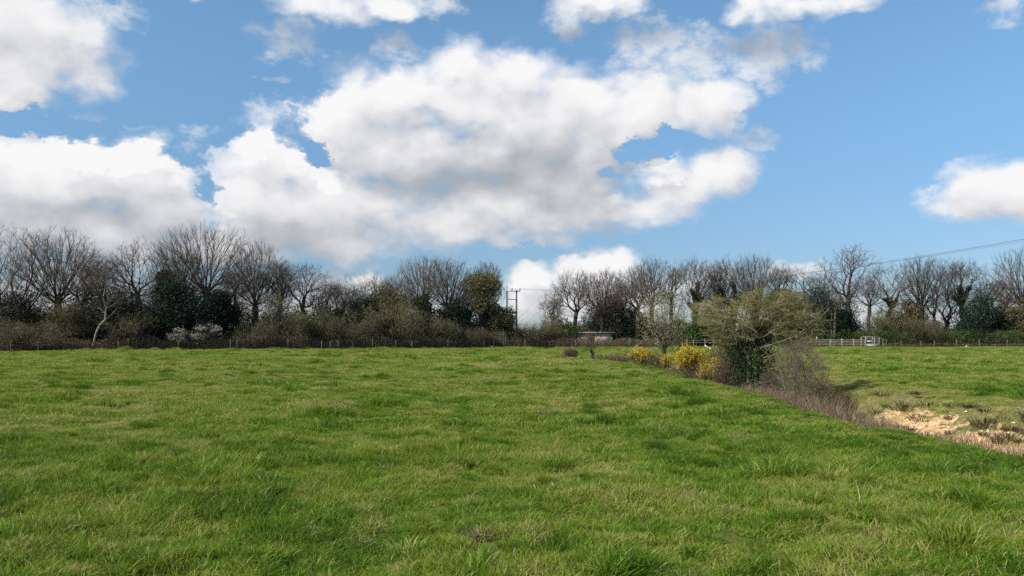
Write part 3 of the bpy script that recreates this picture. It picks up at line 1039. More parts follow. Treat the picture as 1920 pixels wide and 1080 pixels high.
BARE = [
    # px, top, width, extra depth, kind, ivy, label
    (28, 426, 170, 6, 'multi', 0, 'tall many-stemmed bare tree at the far left edge of the field'),
    (108, 428, 165, 8, 'vase', 0, 'tall bare tree with upswept limbs, second from the left edge'),
    (152, 462, 100, 4, 'gnarl', 0, 'bare tree with a small domed crown leaning right, left of the pale leaning tree'),
    (258, 447, 125, 9, 'oak', 0, 'bare oak with crooked limbs between the pale leaning tree and the ivy-clad tree'),
    (332, 452, 110, 7, 'vase', .62, 'bare tree heavily clad in dark ivy, left of the tallest tree'),
    (390, 420, 200, 6, 'vase', .25, 'tallest tree of the row, broad fan-shaped bare crown above dark ivy'),
    (478, 455, 130, 7, 'vase', 0, 'rounded bare tree just right of the tallest tree'),
    (524, 486, 95, 9, 'oak', 0, 'smaller reddish brown bare tree behind and right of the rounded one'),
    (568, 491, 110, 7, 'gnarl', 0, 'crooked bare tree with thick zigzag limbs against the blue gap'),
    (612, 517, 85, 9, 'gnarl', 0, 'low crooked bare tree right of the one with zigzag limbs'),
    (666, 514, 72, 10, 'gnarl', 0, 'bare tree with one dark twisted leader in front of the small white cloud'),
    (710, 516, 75, 9, 'oak', 0, 'pale twiggy bare tree left of the fan-crowned pair'),
    (748, 512, 70, 11, 'oak', 0, 'thin bare tree half hidden at the left of the fan-crowned pair'),
    (792, 484, 105, 8, 'fan', .35, 'left one of the fan-crowned pair, with ivy on its trunk'),
    (840, 485, 100, 9, 'fan', 0, 'right one of the fan-crowned pair of bare trees'),
    (912, 496, 60, 8, 'fan', 0, 'bare fan-shaped tree above the brownish ivy mass near the twin poles'),
    (878, 520, 70, 6, 'oak', .5, 'brownish bare tree between the fan-crowned pair and the ivy mass'),
    # clump behind the brick shed
    (1036, 545, 62, 8, 'gnarl', 0, 'low leaning bare tree at the left end of the clump behind the brick shed'),
    (1078, 509, 95, 10, 'oak', .3, 'broad bare tree behind the left end of the brick shed'),
    (1130, 512, 85, 12, 'vase', .3, 'bare tree standing directly behind the brick shed'),
    (1196, 503, 95, 10, 'oak', .45, 'dark bare tree right of the brick shed, ivy on its stem'),
    (1222, 494, 90, 14, 'fan', 0, 'pale feathery bare tree behind the budding sapling'),
    (1258, 497, 80, 12, 'tall', 0, 'tall pale bare tree between the budding sapling and the ivy poled tree'),
    (1302, 487, 82, 9, 'oak', .72, 'bare tree with a straight ivy-wrapped trunk above the left gorse'),
    (1346, 498, 70, 13, 'vase', 0, 'slim bare tree left of the big dark ivy-clad tree'),
    (1376, 484, 90, 9, 'oak', .78, 'left trunk of the dark ivy-clad pair over the yellow-green thorn tree'),
    (1416, 483, 92, 9, 'vase', .72, 'right trunk of the dark ivy-clad pair over the yellow-green thorn tree'),
    (1458, 500, 66, 12, 'tall', .4, 'bare tree just right of the dark ivy-clad pair'),
    (1492, 498, 70, 14, 'gnarl', 0, 'open crooked bare tree behind the right side of the thorn tree'),
    (1540, 512, 85, 10, 'oak', 0, 'bare tree with a twiggy brown crown left of the stout oak'),
    (1592, 471, 135, 6, 'heavy', .42, 'stout tall oak with heavy spreading limbs above the end of the rail fence'),
    (1668, 492, 105, 7, 'gnarl', .55, 'leaning bare tree with dark ivy on its stem right of the stout oak'),
    (1728, 487, 95, 7, 'vase', .35, 'broad bare tree with many upright limbs, right half of the wood'),
    (1768, 492, 95, 10, 'multi', .3, 'many-stemmed bare tree beside the broad upright one'),
    (1806, 491, 80, 7, 'oak', .66, 'bare tree with a thick ivy column, third from the right edge'),
    (1852, 514, 85, 9, 'tall', .4, 'thin tall bare trees\' outermost stem with pale twigs, second from the right edge'),
    (1915, 474, 125, 6, 'vase', 0, 'tall bare tree cut by the right edge of the view'),
    # ragged ones behind
    (196, 478, 90, 16, 'tall', 0, 'faint bare tree behind the pale leaning tree'),
    (440, 505, 90, 20, 'oak', 0, 'bare tree behind and right of the tallest tree, low in its shadow side'),
    (640, 528, 80, 17, 'oak', 0, 'distant low bare tree behind the gap of the row'),
    (1166, 530, 80, 20, 'tall', 0, 'distant bare tree glimpsed behind the brick shed clump'),
    (1630, 520, 90, 16, 'tall', 0, 'distant bare tree between the stout oak and the leaning one'),
    (1888, 530, 80, 17, 'tall', 0, 'distant bare tree behind the right-hand edge tree'),
]


def build_trees():
    for (px, top, w, ex, kind, ivy, label) in BARE:
        build_bare(px, top, w, ex, kind, label, ivy=ivy)
    # pale leaning birch-like tree at the left
    reseed(9)
    d = fdist(175) + 1.2
    H = height_at(505, d)
    t, c, sk = bare_tree(H, 5.6, .34, 420, .40, 'round', 6, 1, lean=(2.4, 0), tr=.0080, fork=.25, gnarl=.30, split=.008, top_up=.2)
    c.leaves(tips_of(sk)[::2], .10)
    put_tree('leaning_tree', 'tree', [('trunk', t.mesh('trunk', M_PALEBARK)), ('crown', c.mesh('twigs', M_TWIG))], 172, d,
             'pale-barked slender tree leaning right in front of the dark evergreens')
    # twin pale stems before the dark mass at right
    d = fdist(1560) + 2.5
    t, c, sk = bare_tree(height_at(545, d), 4.2, .5, 420, .5, 'round', 4, 2, tr=.011, fork=.6, split=.02)
    put_tree('twin_stemmed_tree', 'tree', [('trunk', t.mesh('trunk', M_PALEBARK)), ('crown', c.mesh('twigs', M_TWIG))], 1562, d,
             'small tree with two pale stems just left of the stout oak')


# evergreen and ivy masses
EVER = [
    (205, 545, 130, 5, 'HOLLY', 'dark blue-green evergreen behind the pale leaning tree'),
    (40, 560, 95, 7, 'HOLLY', 'dark evergreen under the many-stemmed tree at the left edge'),
    (322, 500, 52, 6, 'IVY', 'ragged upright mass of dark ivy left of the tallest tree'),
    (352, 535, 105, 4, 'HOLLY', 'widest dark evergreen, at the foot of the tallest tree'),
    (424, 543, 52, 5, 'HOLLY', 'narrow dark evergreen right of the tallest tree\'s trunk'),
    (280, 575, 70, 4, 'HOLLY', 'squat dark evergreen between the pale tree and the tallest tree'),
    (735, 532, 62, 6, 'BROWNGREEN', 'rounded brown-green evergreen top left of the fan-crowned pair'),
    (790, 545, 34, 5, 'IVY', 'narrow dark green ivy column below the fan-crowned pair'),
    (855, 560, 62, 5, 'HOLLY', 'dark holly between the fan-crowned pair and the brown ivy mass'),
    (902, 513, 66, 5, 'BROWNGREEN', 'tall brownish ivy mass left of the twin poles'),
    (936, 565, 50, 4, 'BROWNGREEN', 'lower rounded ivy mass beside the twin poles'),
    (688, 560, 50, 7, 'HOLLY', 'dark evergreen patch in the middle of the left wood'),
    (640, 575, 46, 7, 'HOLLY', 'small dark evergreen under the low crooked trees'),
    (1056, 594, 44, 6, 'BANKLEAF', 'green rounded evergreen left of the brick shed'),
    (1152, 555, 56, 14, 'BROWNGREEN', 'dark brown-green ivy mass above the right end of the brick shed'),
    (1192, 575, 50, 12, 'HOLLY', 'dark evergreen between the brick shed and the budding sapling'),
    (1110, 578, 60, 16, 'HOLLY', 'dark undertree evergreen right behind the brick shed roof'),
    (1330, 585, 80, 7, 'BANKLEAF', 'deep green evergreen behind the left side of the thorn tree'),
    (1290, 605, 60, 6, 'BANKLEAF', 'low green evergreen behind the gorse'),
    (1532, 545, 86, 5, 'HOLLY', 'large dark evergreen behind the pale rail fence'),
    (1578, 572, 60, 6, 'HOLLY', 'dark ivy mass at the foot of the stout oak'),
    (1470, 540, 60, 8, 'BROWNGREEN', 'reddish brown mass behind the thorn tree\'s right side'),
    (1690, 575, 80, 6, 'BROWNGREEN', 'brown thicket crown right of the rail fence end'),
    (1716, 562, 50, 8, 'HOLLY', 'dark evergreen in the middle of the right wood'),
    (1822, 555, 76, 5, 'HOLLY', 'dark spreading evergreen under the thick ivy column tree'),
    (1880, 575, 60, 7, 'HOLLY', 'dark evergreen second from the right edge'),
    (1915, 562, 62, 5, 'BROWNGREEN', 'greenish evergreen at the right edge of the view'),
]
SHRUB = [
    (12, 585, 90, 2.0, 'OLIVE', 'olive shrub at the left edge, nearest the corner post'),
    (72, 600, 90, 1.6, 'OLIVE', 'low olive shrub second from the left edge'),
    (128, 575, 75, 3.0, 'WILLOW', 'yellow-green willow shrub shining between the left trees'),
    (160, 545, 90, 4.0, 'OLIVE', 'tall olive-budded shrub left of the pale leaning tree'),
    (240, 575, 90, 2.0, 'OLIVE', 'grey-green shrub right of the pale leaning tree'),
    (268, 530, 80, 6.0, 'OLIVE', 'tall hazy shrub under the crooked-limbed oak'),
    (470, 590, 90, 1.8, 'OLIVE', 'spreading olive shrub right of the blossoming bush'),
    (512, 552, 85, 3.2, 'OLIVE', 'tall green-tinged shrub left of the crooked trees'),
    (556, 580, 80, 2.0, 'WILLOW', 'bright olive shrub under the crooked trees'),
    (604, 570, 90, 2.8, 'OLIVE', 'large grey-olive shrub in the middle of the left wood'),
    (645, 600, 70, 1.6, 'BROWNGREEN', 'low brownish shrub left of the centre shrubs'),
    (690, 592, 80, 2.2, 'OLIVE', 'rounded olive shrub below the dark patch of the left wood'),
    (742, 575, 90, 2.6, 'WILLOW', 'greenest shrub of the left wood, below the fan-crowned pair'),
    (790, 597, 80, 1.8, 'OLIVE', 'olive shrub right of the greenest one'),
    (836, 585, 84, 2.4, 'OLIVE', 'grey-brown budding shrub under the right fan-crowned tree'),
    (884, 600, 80, 2.0, 'BROWNGREEN', 'brown shrub at the foot of the tall brownish ivy mass'),
    (925, 606, 60, 1.8, 'OLIVE', 'grey willow shrub at the foot of the left pole'),
    (985, 606, 80, 3.0, 'OLIVE', 'pale green tall hedge plants in the gap right of the twin poles'),
    (1030, 604, 60, 3.4, 'WILLOW', 'reddish green hedge plants just left of the shed clump'),
    (1700, 600, 80, 3.0, 'OLIVE', 'brown-olive shrub right of the cattle pen'),
    (1745, 588, 90, 3.2, 'BROWNGREEN', 'brownish twiggy shrub in the middle of the right wood'),
    (1640, 600, 70, 4.0, 'OLIVE', 'twiggy shrub behind the cattle pen'),
    (1845, 600, 70, 3.0, 'OLIVE', 'thin olive shrub left of the right-hand evergreens'),
]
MATS = dict(HOLLY=M_HOLLY, IVY=M_IVY, BROWNGREEN=M_BROWNGREEN, BANKLEAF=M_BANKLEAF, OLIVE=M_OLIVE, WILLOW=M_WILLOW, PALEBUD=M_PALEBUD)


def build_masses():
    for (px, top, w, ex, mt, label) in EVER:
        reseed(px * 17 + top)
        d = fdist(px) + ex
        H = height_at(top, d); W = w / F * d * 1.22
        nm = 'evergreen_tree' if H > 5 else 'evergreen_shrub'
        n = int(2200 + 300 * H * W)
        lm, cs = leaf_mass(min(n, 24000), H, W, .21, lobes=int(12 + H * W * .25), base=0, D=max(W * .8, 3))
        tw = MB()
        foot = np.array([0, 0, -.3])
        for c in cs:                               # stems that carry the clumps
            mid = np.array([c[0] * .3, c[1] * .3, c[2] * .5])
            tw.tubes([foot, mid], [mid, c], [.10, .06], [.06, .02], 5)
        put_tree(nm, 'tree' if H > 5 else 'shrub', [('foliage', lm.mesh('foliage', MATS[mt])), ('trunk', tw.mesh('stems', M_BARK))], px, d, label)
    for (px, top, w, ex, mt, label) in SHRUB:
        reseed(px * 19 + top)
        d = fdist(px) + ex
        H = height_at(top + 16 * math.sin(px * 1.7), d); W = w / F * d * (1.05 + .3 * math.sin(px * .9))
        t, c, sk = bush_twigs(H, W, 560, .3, 5, .0095, 4, twig=(.3, .9), lobes=int(5 + 4 * rng.random()))
        tp = tips_of(sk)
        allp = np.concatenate([tp, np.concatenate([s[4] for s in sk])])
        allp = allp[rng.random(len(allp)) < .55 + .4 * rng.random()]
        lv = MB().leaves(allp + rng.normal(size=allp.shape) * .06, .10)
        put_tree('shrub', 'shrub', [('stems', t.mesh('stems', M_BARK)), ('twigs', c.mesh('twigs', M_TWIG)), ('leaves', lv.mesh('buds', MATS[mt]))], px, d, label)
    # blossom
    for (px, top, w, lab) in ((385, 609, 52, 'white blossoming blackthorn at the foot of the tallest tree'), (338, 622, 34, 'smaller pale blossoming blackthorn left of the larger one')):
        d = fdist(px) + 1.4
        H = height_at(top, d); W = w / F * d * 1.15
        t, c, sk = bush_twigs(H, W, 340, .3, 5, .0085, 4, twig=(.3, .8), lobes=7)
        tp = tips_of(sk); tp = tp[(tp[:, 2] > H * .45) & (vnoise(tp[:, 0] * 1.4, tp[:, 2] * 1.8, 55) > .36)]; tp = np.concatenate([tp, tp + rng.normal(size=tp.shape) * .1])
        lv = MB().leaves(tp + rng.normal(size=tp.shape) * .05, .12)
        put_tree('blackthorn_bush', 'shrub', [('stems', t.mesh('stems', M_BARK)), ('twigs', c.mesh('twigs', M_TWIG)), ('blossom', lv.mesh('blossom', M_BLOSSOM))], px, d, lab)


def band(name, pxs, d_off, depth, hmin, hmax, n, size, mat, label, twmat=None, ntw=0, seed=0, dens_px=None):
    reseed(seed + 1000)
    """one mass of undergrowth along the far fence"""
    px = pxs[0] + (pxs[1] - pxs[0]) * rng.random(n)
    dd = np.interp(px, LP, LD) + d_off + depth * rng.random(n)
    x = (px - 960) / F * dd
    if name == 'brambles': seedf = np.interp(px, [-150, 930, 1000, 1262], [1, 1, .88, .88])
    else: seedf = 1.0
    prof = seedf * hmin + seedf * (hmax - hmin) * np.clip(.5 + .8 * fbm(x / 2.2, dd / 2.2, seed, 3), 0, 1.1)
    z = prof * (1 - (1 - rng.random(n)) ** 1.7 * .98)
    z = prof * rng.random(n) ** .6
    P = np.stack([x, dd, ground(x, dd) + z], 1) + rng.normal(size=(n, 3)) * .06
    o = link(name, MB().leaves(P, size).mesh(name, mat))
    tag(o, label, None, kind='stuff')
    if ntw:
        k = rng.integers(n, size=ntw)
        st = P[k].copy(); st[:, 2] -= z[k] * .9
        d = rng.normal(size=(ntw, 3)) * np.array([.9, .5, .35]); d[:, 2] = np.abs(d[:, 2]) + .55
        d /= np.linalg.norm(d, axis=1, keepdims=True)
        ln = prof[k][:, None] * (.5 + .8 * rng.random((ntw, 1)))
        m1 = st + d * ln * .6
        d2 = d + rng.normal(size=(ntw, 3)) * .35; d2[:, 2] -= .25
        mb = MB().tubes(st, m1, .016, .012, 3); mb.tubes(m1, m1 + d2 * ln * .5, .012, .004, 3)
        t = link('stems', mb.mesh(name + '_stems', twmat), o)
    return o


def build_bands():
    band('brambles', (-150, 1262), .7, 2.2, .9, 1.9, 42000, .13, M_BRAMBLE, 'tangled brown brambles along the far fence from the left edge to the thorn tree', M_BROWNTWIG, 9000, 3)
    band('undergrowth', (-150, 962), 4.5, 10.0, 3.0, 6.8, 80000, .24, M_BROWNGREEN, 'dense dark undergrowth filling the wood behind the brambles on the left', M_BARK, 12000, 9)
    band('hedge_plants', (955, 1066), 2.6, 3.0, 2.3, 3.4, 7000, .14, M_OLIVE, 'tall grassy green hedge plants in the gap beneath the twin poles', M_BROWNTWIG, 1500, 12)
    band('thicket', (1015, 1500), 12.5, 6.0, 2.6, 4.6, 34000, .2, M_BROWNGREEN, 'dark thicket behind the shed and the thorn tree', M_BARK, 3000, 15)
    band('ivy_bank', (1440, 2100), 1.2, 4.5, 1.8, 3.3, 52000, .17, M_BANKLEAF, 'bank of dark green ivy and nettles behind the rail fence', M_BROWNTWIG, 1500, 19)
    band('dry_growth', (1640, 2100), .8, 1.0, .3, .9, 5000, .12, M_BRAMBLE, 'low brown dead growth along the right-hand wire fence', M_BROWNTWIG, 1500, 23)
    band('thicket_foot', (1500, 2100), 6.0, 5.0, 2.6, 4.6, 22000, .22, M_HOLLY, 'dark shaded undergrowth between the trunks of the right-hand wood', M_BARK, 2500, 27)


build_trees()
build_masses()
build_bands()


# ------------------------------------------------------------------ fences, pen, poles, shed
def wire_fence(name, pxs, label, off=0.0, hh=1.15, seed=0):
    r0 = None
    ds = [fdist(p) + off for p in pxs]
    p0 = ((pxs[0] - 960) / F * ds[0], ds[0], gz((pxs[0] - 960) / F * ds[0], ds[0]))
    r0 = empty(name, p0, label, 'fence')
    tops = []
    for i, (p, d) in enumerate(zip(pxs, ds)):
        x = (p - 960) / F * d; z = gz(x, d)
        h = hh * (1 + .10 * math.sin(i * 7.3 + seed))
        lx, ly = .05 * math.sin(i * 3.1 + seed), .04 * math.cos(i * 5.7)
        mb = MB().path([(0, 0, -.4), (lx * .5, ly * .5, h * .5), (lx, ly, h), (lx * 1.02, ly, h + .03)], [.055, .053, .050, .02], 7)
        link('post', mb.mesh('post', M_POST), r0, (x - p0[0], d - p0[1], z - p0[2]))
        tops.append((x - p0[0], d - p0[1], z - p0[2], h))
    w = MB()
    for hf in (.30, .55, .78, .96):
        A = np.array([(a, b - .06, c + h * hf) for a, b, c, h in tops])
        w.tubes(A[:-1], A[1:], .006, .006, 3)
    link('wire', w.mesh('wire', M_WIRE), r0)


wire_fence('wire_fence', [-130, -80, -32, 20, 72, 222, 335, 432, 445, 540, 603, 619, 634, 662, 699, 742, 773, 840, 908, 925.6, 944, 947.5, 985, 1030, 1080, 1130, 1180, 1232],
           'wire fence on thin weathered posts along the foot of the left-hand wood')
wire_fence('wire_fence', [1662, 1690, 1727, 1752, 1793, 1836, 1888, 1930, 1985, 2050],
           'wire fence on thin dark posts at the foot of the right-hand ivy bank', off=.4, seed=3)


def post_rail(name, posts, label, tall=(), rails=(.34, .62, .88, 1.12), H=1.28, mat=None, off=0.0):
    d = fdist(1580) - .4 + off
    x0 = (posts[0] - 960) / F * d
    z0 = gz(x0, d)
    r = empty(name, (x0, d, z0), label, 'fence')
    xs = [(p - 960) / F * d - x0 for p in posts]
    for i, x in enumerate(xs):
        h = H * (1.28 if posts[i] in tall else 1.0) * (1 + .03 * math.sin(i * 4.1))
        link('post', MB().box((0, 0, h / 2 - .2), (.17, .13, h + .4), .05 * math.sin(i)).mesh('post', mat or M_RAIL), r, (x, 0, 0))
    for a, b in zip(xs[:-1], xs[1:]):
        for k, zz in enumerate(rails):
            dz = .03 * math.sin(a * 3 + k * 2)
            link('rail', MB().tubes([(0, 0, zz + dz)], [(b - a, 0, zz - dz)], .046, .043, 4).mesh('rail', mat or M_RAIL), r, (a, -.075, 0))
    return r


post_rail('rail_fence', [1531.5, 1557, 1578.5, 1600.5, 1622.5], 'pale four-rail wooden fence between the thorn tree and the cattle pen', tall=(1531.5,))
post_rail('pen_fence', [1484, 1497, 1509, 1521, 1530], 'pinkish grey rail fence seen through the right twigs of the thorn tree', H=1.35, rails=(.35, .65, .95, 1.25), off=-.1, mat=M_POST)
post_rail('rail_fence', [1288, 1300.5, 1322, 1338, 1352], 'short piece of brown rail fence behind the yellow gorse', H=1.3, rails=(.75, 1.1), mat=M_POST, off=-.3)


def build_pen():
    d = fdist(1630) - .5
    X = lambda p: (p - 960) / F * d
    x0 = X(1623.5); z0 = gz(x0, d)
    r = empty('cattle_pen', (x0, d, z0), 'grey boxed cattle pen with barred sides at the right end of the pale rail fence', 'pen')
    w = X(1648.5) - x0; h = 1.62
    fr = MB()
    for x in (0, w * .48, w): fr.box((x, 0, h / 2 - .1), (.10, .10, h + .2))
    for x in (0, w): fr.box((x, 1.6, h / 2 - .1), (.10, .10, h + .2))
    fr.box((w / 2, -.002, h + .03), (w + .12, .11, .09))
    fr.box((w / 2, 1.6, h + .03), (w + .12, .10, .09))
    for x in (0, w): fr.box((x, .8, h + .032), (.09, 1.5, .085))
    link('frame', fr.mesh('frame', M_RAIL), r)
    for zz in (.62, .86, 1.12, 1.36):
        link('bar', MB().tubes([(0, 0, 0)], [(w, 0, 0)], .032, .032, 6).mesh('bar', M_METAL), r, (0, -.07, zz))
        link('bar', MB().tubes([(0, 0, 0)], [(0, 1.6, 0)], .032, .032, 6).mesh('bar', M_METAL), r, (w + .06, 0, zz))
    link('kick_board', MB().box((0, 0, 0), (w - .12, .03, .46)).mesh('kick_board', M_RAIL), r, (w / 2, -.065, .28))
    link('sign_plate', MB().box((0, 0, 0), (.9, .02, .12)).mesh('sign_plate', M_WHITE), r, (.62, -.115, .98))
    # narrow mesh gate beside it
    g = empty('mesh_gate', (X(1650.5), d + .3, gz(X(1650.5), d + .3)), 'narrow grey mesh gate standing just right of the cattle pen', 'gate')
    gw = X(1655.5) - X(1650.5) + .15; gh = 1.42
    f = MB()
    for x in (0, gw): f.tubes([(x, 0, -.2)], [(x, 0, gh)], .03, .03, 6)
    for zz in (.12, gh): f.tubes([(0, 0, zz)], [(gw, 0, zz)], .026, .026, 6)
    link('frame', f.mesh('frame', M_METAL), g)
    m = MB()
    for k in range(1, 9): m.tubes([(0, 0, .12 + k * (gh - .12) / 9)], [(gw, 0, .12 + k * (gh - .12) / 9)], .006, .006, 3)
    for k in range(1, 6): m.tubes([(k * gw / 6, 0, .12)], [(k * gw / 6, 0, gh)], .006, .006, 3)
    link('mesh_panel', m.mesh('mesh', M_METAL), g)


build_pen()

# twin pole of the overhead line
PD = 134.0
DP0 = (959.5 - 960) / F * PD


def build_poles():
    r = empty('utility_pole', (DP0, PD, 0), 'twin wooden electricity pole with a crossarm in the gap between the woods', 'utility pole')
    dx = 18.0 / F * PD / 2
    for s, h in ((-1, 9.75), (1, 9.75)):
        link('pole', MB().path([(0, 0, -1), (0, 0, 4), (0, 0, h)], [.19, .165, .14], 10).mesh('pole', M_POLE), r, (s * dx, 0, 0))
    link('crossarm', MB().box((0, 0, 0), (2.9, .14, .16)).mesh('crossarm', M_METAL), r, (.05, -.22, 9.55))
    link('brace', MB().box((0, 0, 0), (1.5, .08, .12)).mesh('brace', M_POLE), r, (0, -.2, 8.1))
    link('brace', MB().box((0, 0, 0), (1.5, .08, .10)).mesh('brace', M_POLE), r, (0, -.2, 5.95))
    b = MB().tubes([(-dx + .1, -.17, 7.8), (dx - .1, -.15, 7.8)], [(dx - .1, -.17, 6.1), (-dx + .1, -.15, 6.1)], .018, .018, 4)
    link('cross_brace', b.mesh('cross_brace', M_METAL), r)
    for x in (-1.32, .05, 1.42):
        q = MB().path([(0, 0, 0), (0, 0, .10), (0, 0, .16), (0, 0, .24), (0, 0, .32), (0, 0, .38)], [.03, .05, .13, .09, .13, .05], 10)
        link('insulator', q.mesh('insulator', M_INSUL), r, (x, -.22, 9.63))
    q = MB().path([(0, 0, 0), (0, 0, .45), (0, 0, .5), (0, 0, .62), (0, 0, .7)], [.03, .03, .10, .12, .05], 10)
    link('pole_cap', q.mesh('pole_cap', M_INSUL), r, (-dx, 0, 9.75))
    w = MB().tubes([(-dx - .1, 0, 9.2), (-dx - .1, 0, 8.9)], [(-dx - 5.2, 1.2, 0), (-dx - 4.4, .4, 0)], .022, .022, 4)
    link('stay_wire', w.mesh('stay_wire', M_WIRE), r)
    # conductors of the span that comes forward to the right
    for k, x in enumerate((-1.32, .05, 1.42)):
        A = np.array([DP0 + x, PD - .22, 10.0])
        B = np.array([45.6 + (x - .05) * .55, 58.0 - (x - .05) * 1.2, 10.1 + .15 * (k == 1)])
        s = np.linspace(0, 1, 49)[:, None]
        p = A * (1 - s) + B * s
        p[:, 2] -= (4 * (2.1 - .12 * k) * s * (1 - s))[:, 0]
        o = link('overhead_wire', MB().path(p, np.full(49, .010), 4).mesh('overhead_wire', M_WIRE))
        tag(o, ('lowest', 'uppermost', 'middle')[k] + ' of the three wires rising to the upper right over the wood', 'wire', 'overhead wires')


build_poles()


def brick(name):
    def b(M):
        tc = M.new('ShaderNodeTexCoord').outputs['Object']
        x, y, z = M.sep(tc)[:3]
        br = M.new('ShaderNodeTexBrick')
        M.put(br.inputs['Vector'], M.xyz(M.math('ADD', x, y), z, 0))
        br.inputs['Scale'].default_value = 4.4
        br.inputs['Color1'].default_value = (.38, .26, .20, 1); br.inputs['Color2'].default_value = (.47, .34, .28, 1)
        br.inputs['Mortar'].default_value = (.42, .37, .32, 1)
        n = M.noise(tc, 1.3, 5, .65)
        c = M.mix(M.smooth(n, .5, .75), br.outputs[0], (.52, .42, .36))
        return princ(M, c, .9, .15, n, .3)
    return material(name, b)


def build_shed():
    d = 128.0
    X = lambda p: (p - 960) / F * d
    x0, x1 = X(1079), X(1149.5)
    w = x1 - x0; dep = 3.6
    z = gz(x0, d)
    H = height_at(624, d)
    r = empty('brick_shed', ((x0 + x1) / 2, d, z), 'low pink brick shed with a flat pale roof behind the brambles', 'shed')
    br = brick('pink_brick')
    a = -w / 2
    wm = MB()
    # front wall round the openings: panel at the left, doorway in the middle, green door at the right
    def front(xa, xb, za, zb): wm.box(((xa + xb) / 2, .11, (za + zb) / 2), (xb - xa, .22, zb - za))
    pl, dr0, dr1, gd = a + 1.0, a + 2.35, a + 3.15, w / 2 - .45
    front(pl, dr0, -.2, H); front(dr1, gd, -.2, H)
    front(a, pl, -.2, H - .75)
    front(dr0, dr1, H - .18, H)
    wm.box((a + .11, dep / 2 + .115, H / 2 - .1), (.22, dep - .23, H + .2))
    wm.box((w / 2 - .11, dep / 2 + .115, H / 2 - .1), (.22, dep - .23, H + .2))
    wm.box((0, dep + .11, H / 2 - .1), (w, .22, H + .2))
    link('wall', wm.mesh('wall', br), r)
    rm = material('felt_roof', lambda M: princ(M, ramp(M, M.noise(wpos(M), 3, 5), (.3, (.34, .34, .33)), (.7, (.58, .58, .57))), .8, .2))
    rf = link('roof', MB().box((0, dep / 2 + .05, H + .08), (w + .5, dep + .7, .14)).mesh('roof', rm), r)
    link('fascia', MB().box((0, -.325, H + .05), (w + .52, .04, .20)).mesh('fascia', M_RAIL), rf)
    dk = material('dark_door', lambda M: princ(M, ramp(M, M.noise(wpos(M), 5, 4), (.3, (.02, .018, .016)), (.7, (.07, .06, .055))), .8, .2))
    dd = link('door', MB().box(((dr0 + dr1) / 2, .17, (H - .2) / 2), (dr1 - dr0 - .01, .05, H - .2)).mesh('door', dk), r)
    link('door_frame', MB().box((dr0 + .03, .0, (H - .2) / 2), (.05, .08, H - .2)).box((dr1 - .03, .0, (H - .2) / 2), (.05, .08, H - .2)).box(((dr0 + dr1) / 2 + .1, .0, (H - .2) / 2), (.04, .07, H - .24)).mesh('door_frame', M_POST), dd)
    gm = material('green_paint', lambda M: princ(M, ramp(M, M.noise(wpos(M), 6, 4), (.3, (.03, .10, .065)), (.7, (.06, .16, .10))), .6, .3))
    link('side_door', MB().box(((gd + w / 2) / 2, .08, H / 2 - .1), (w / 2 - gd - .01, .08, H + .16)).mesh('side_door', gm), r)
    link('panel', MB().box(((a + pl) / 2, .06, H - .375), (pl - a - .01, .06, .73)).mesh('panel', M_METAL), r)


build_shed()


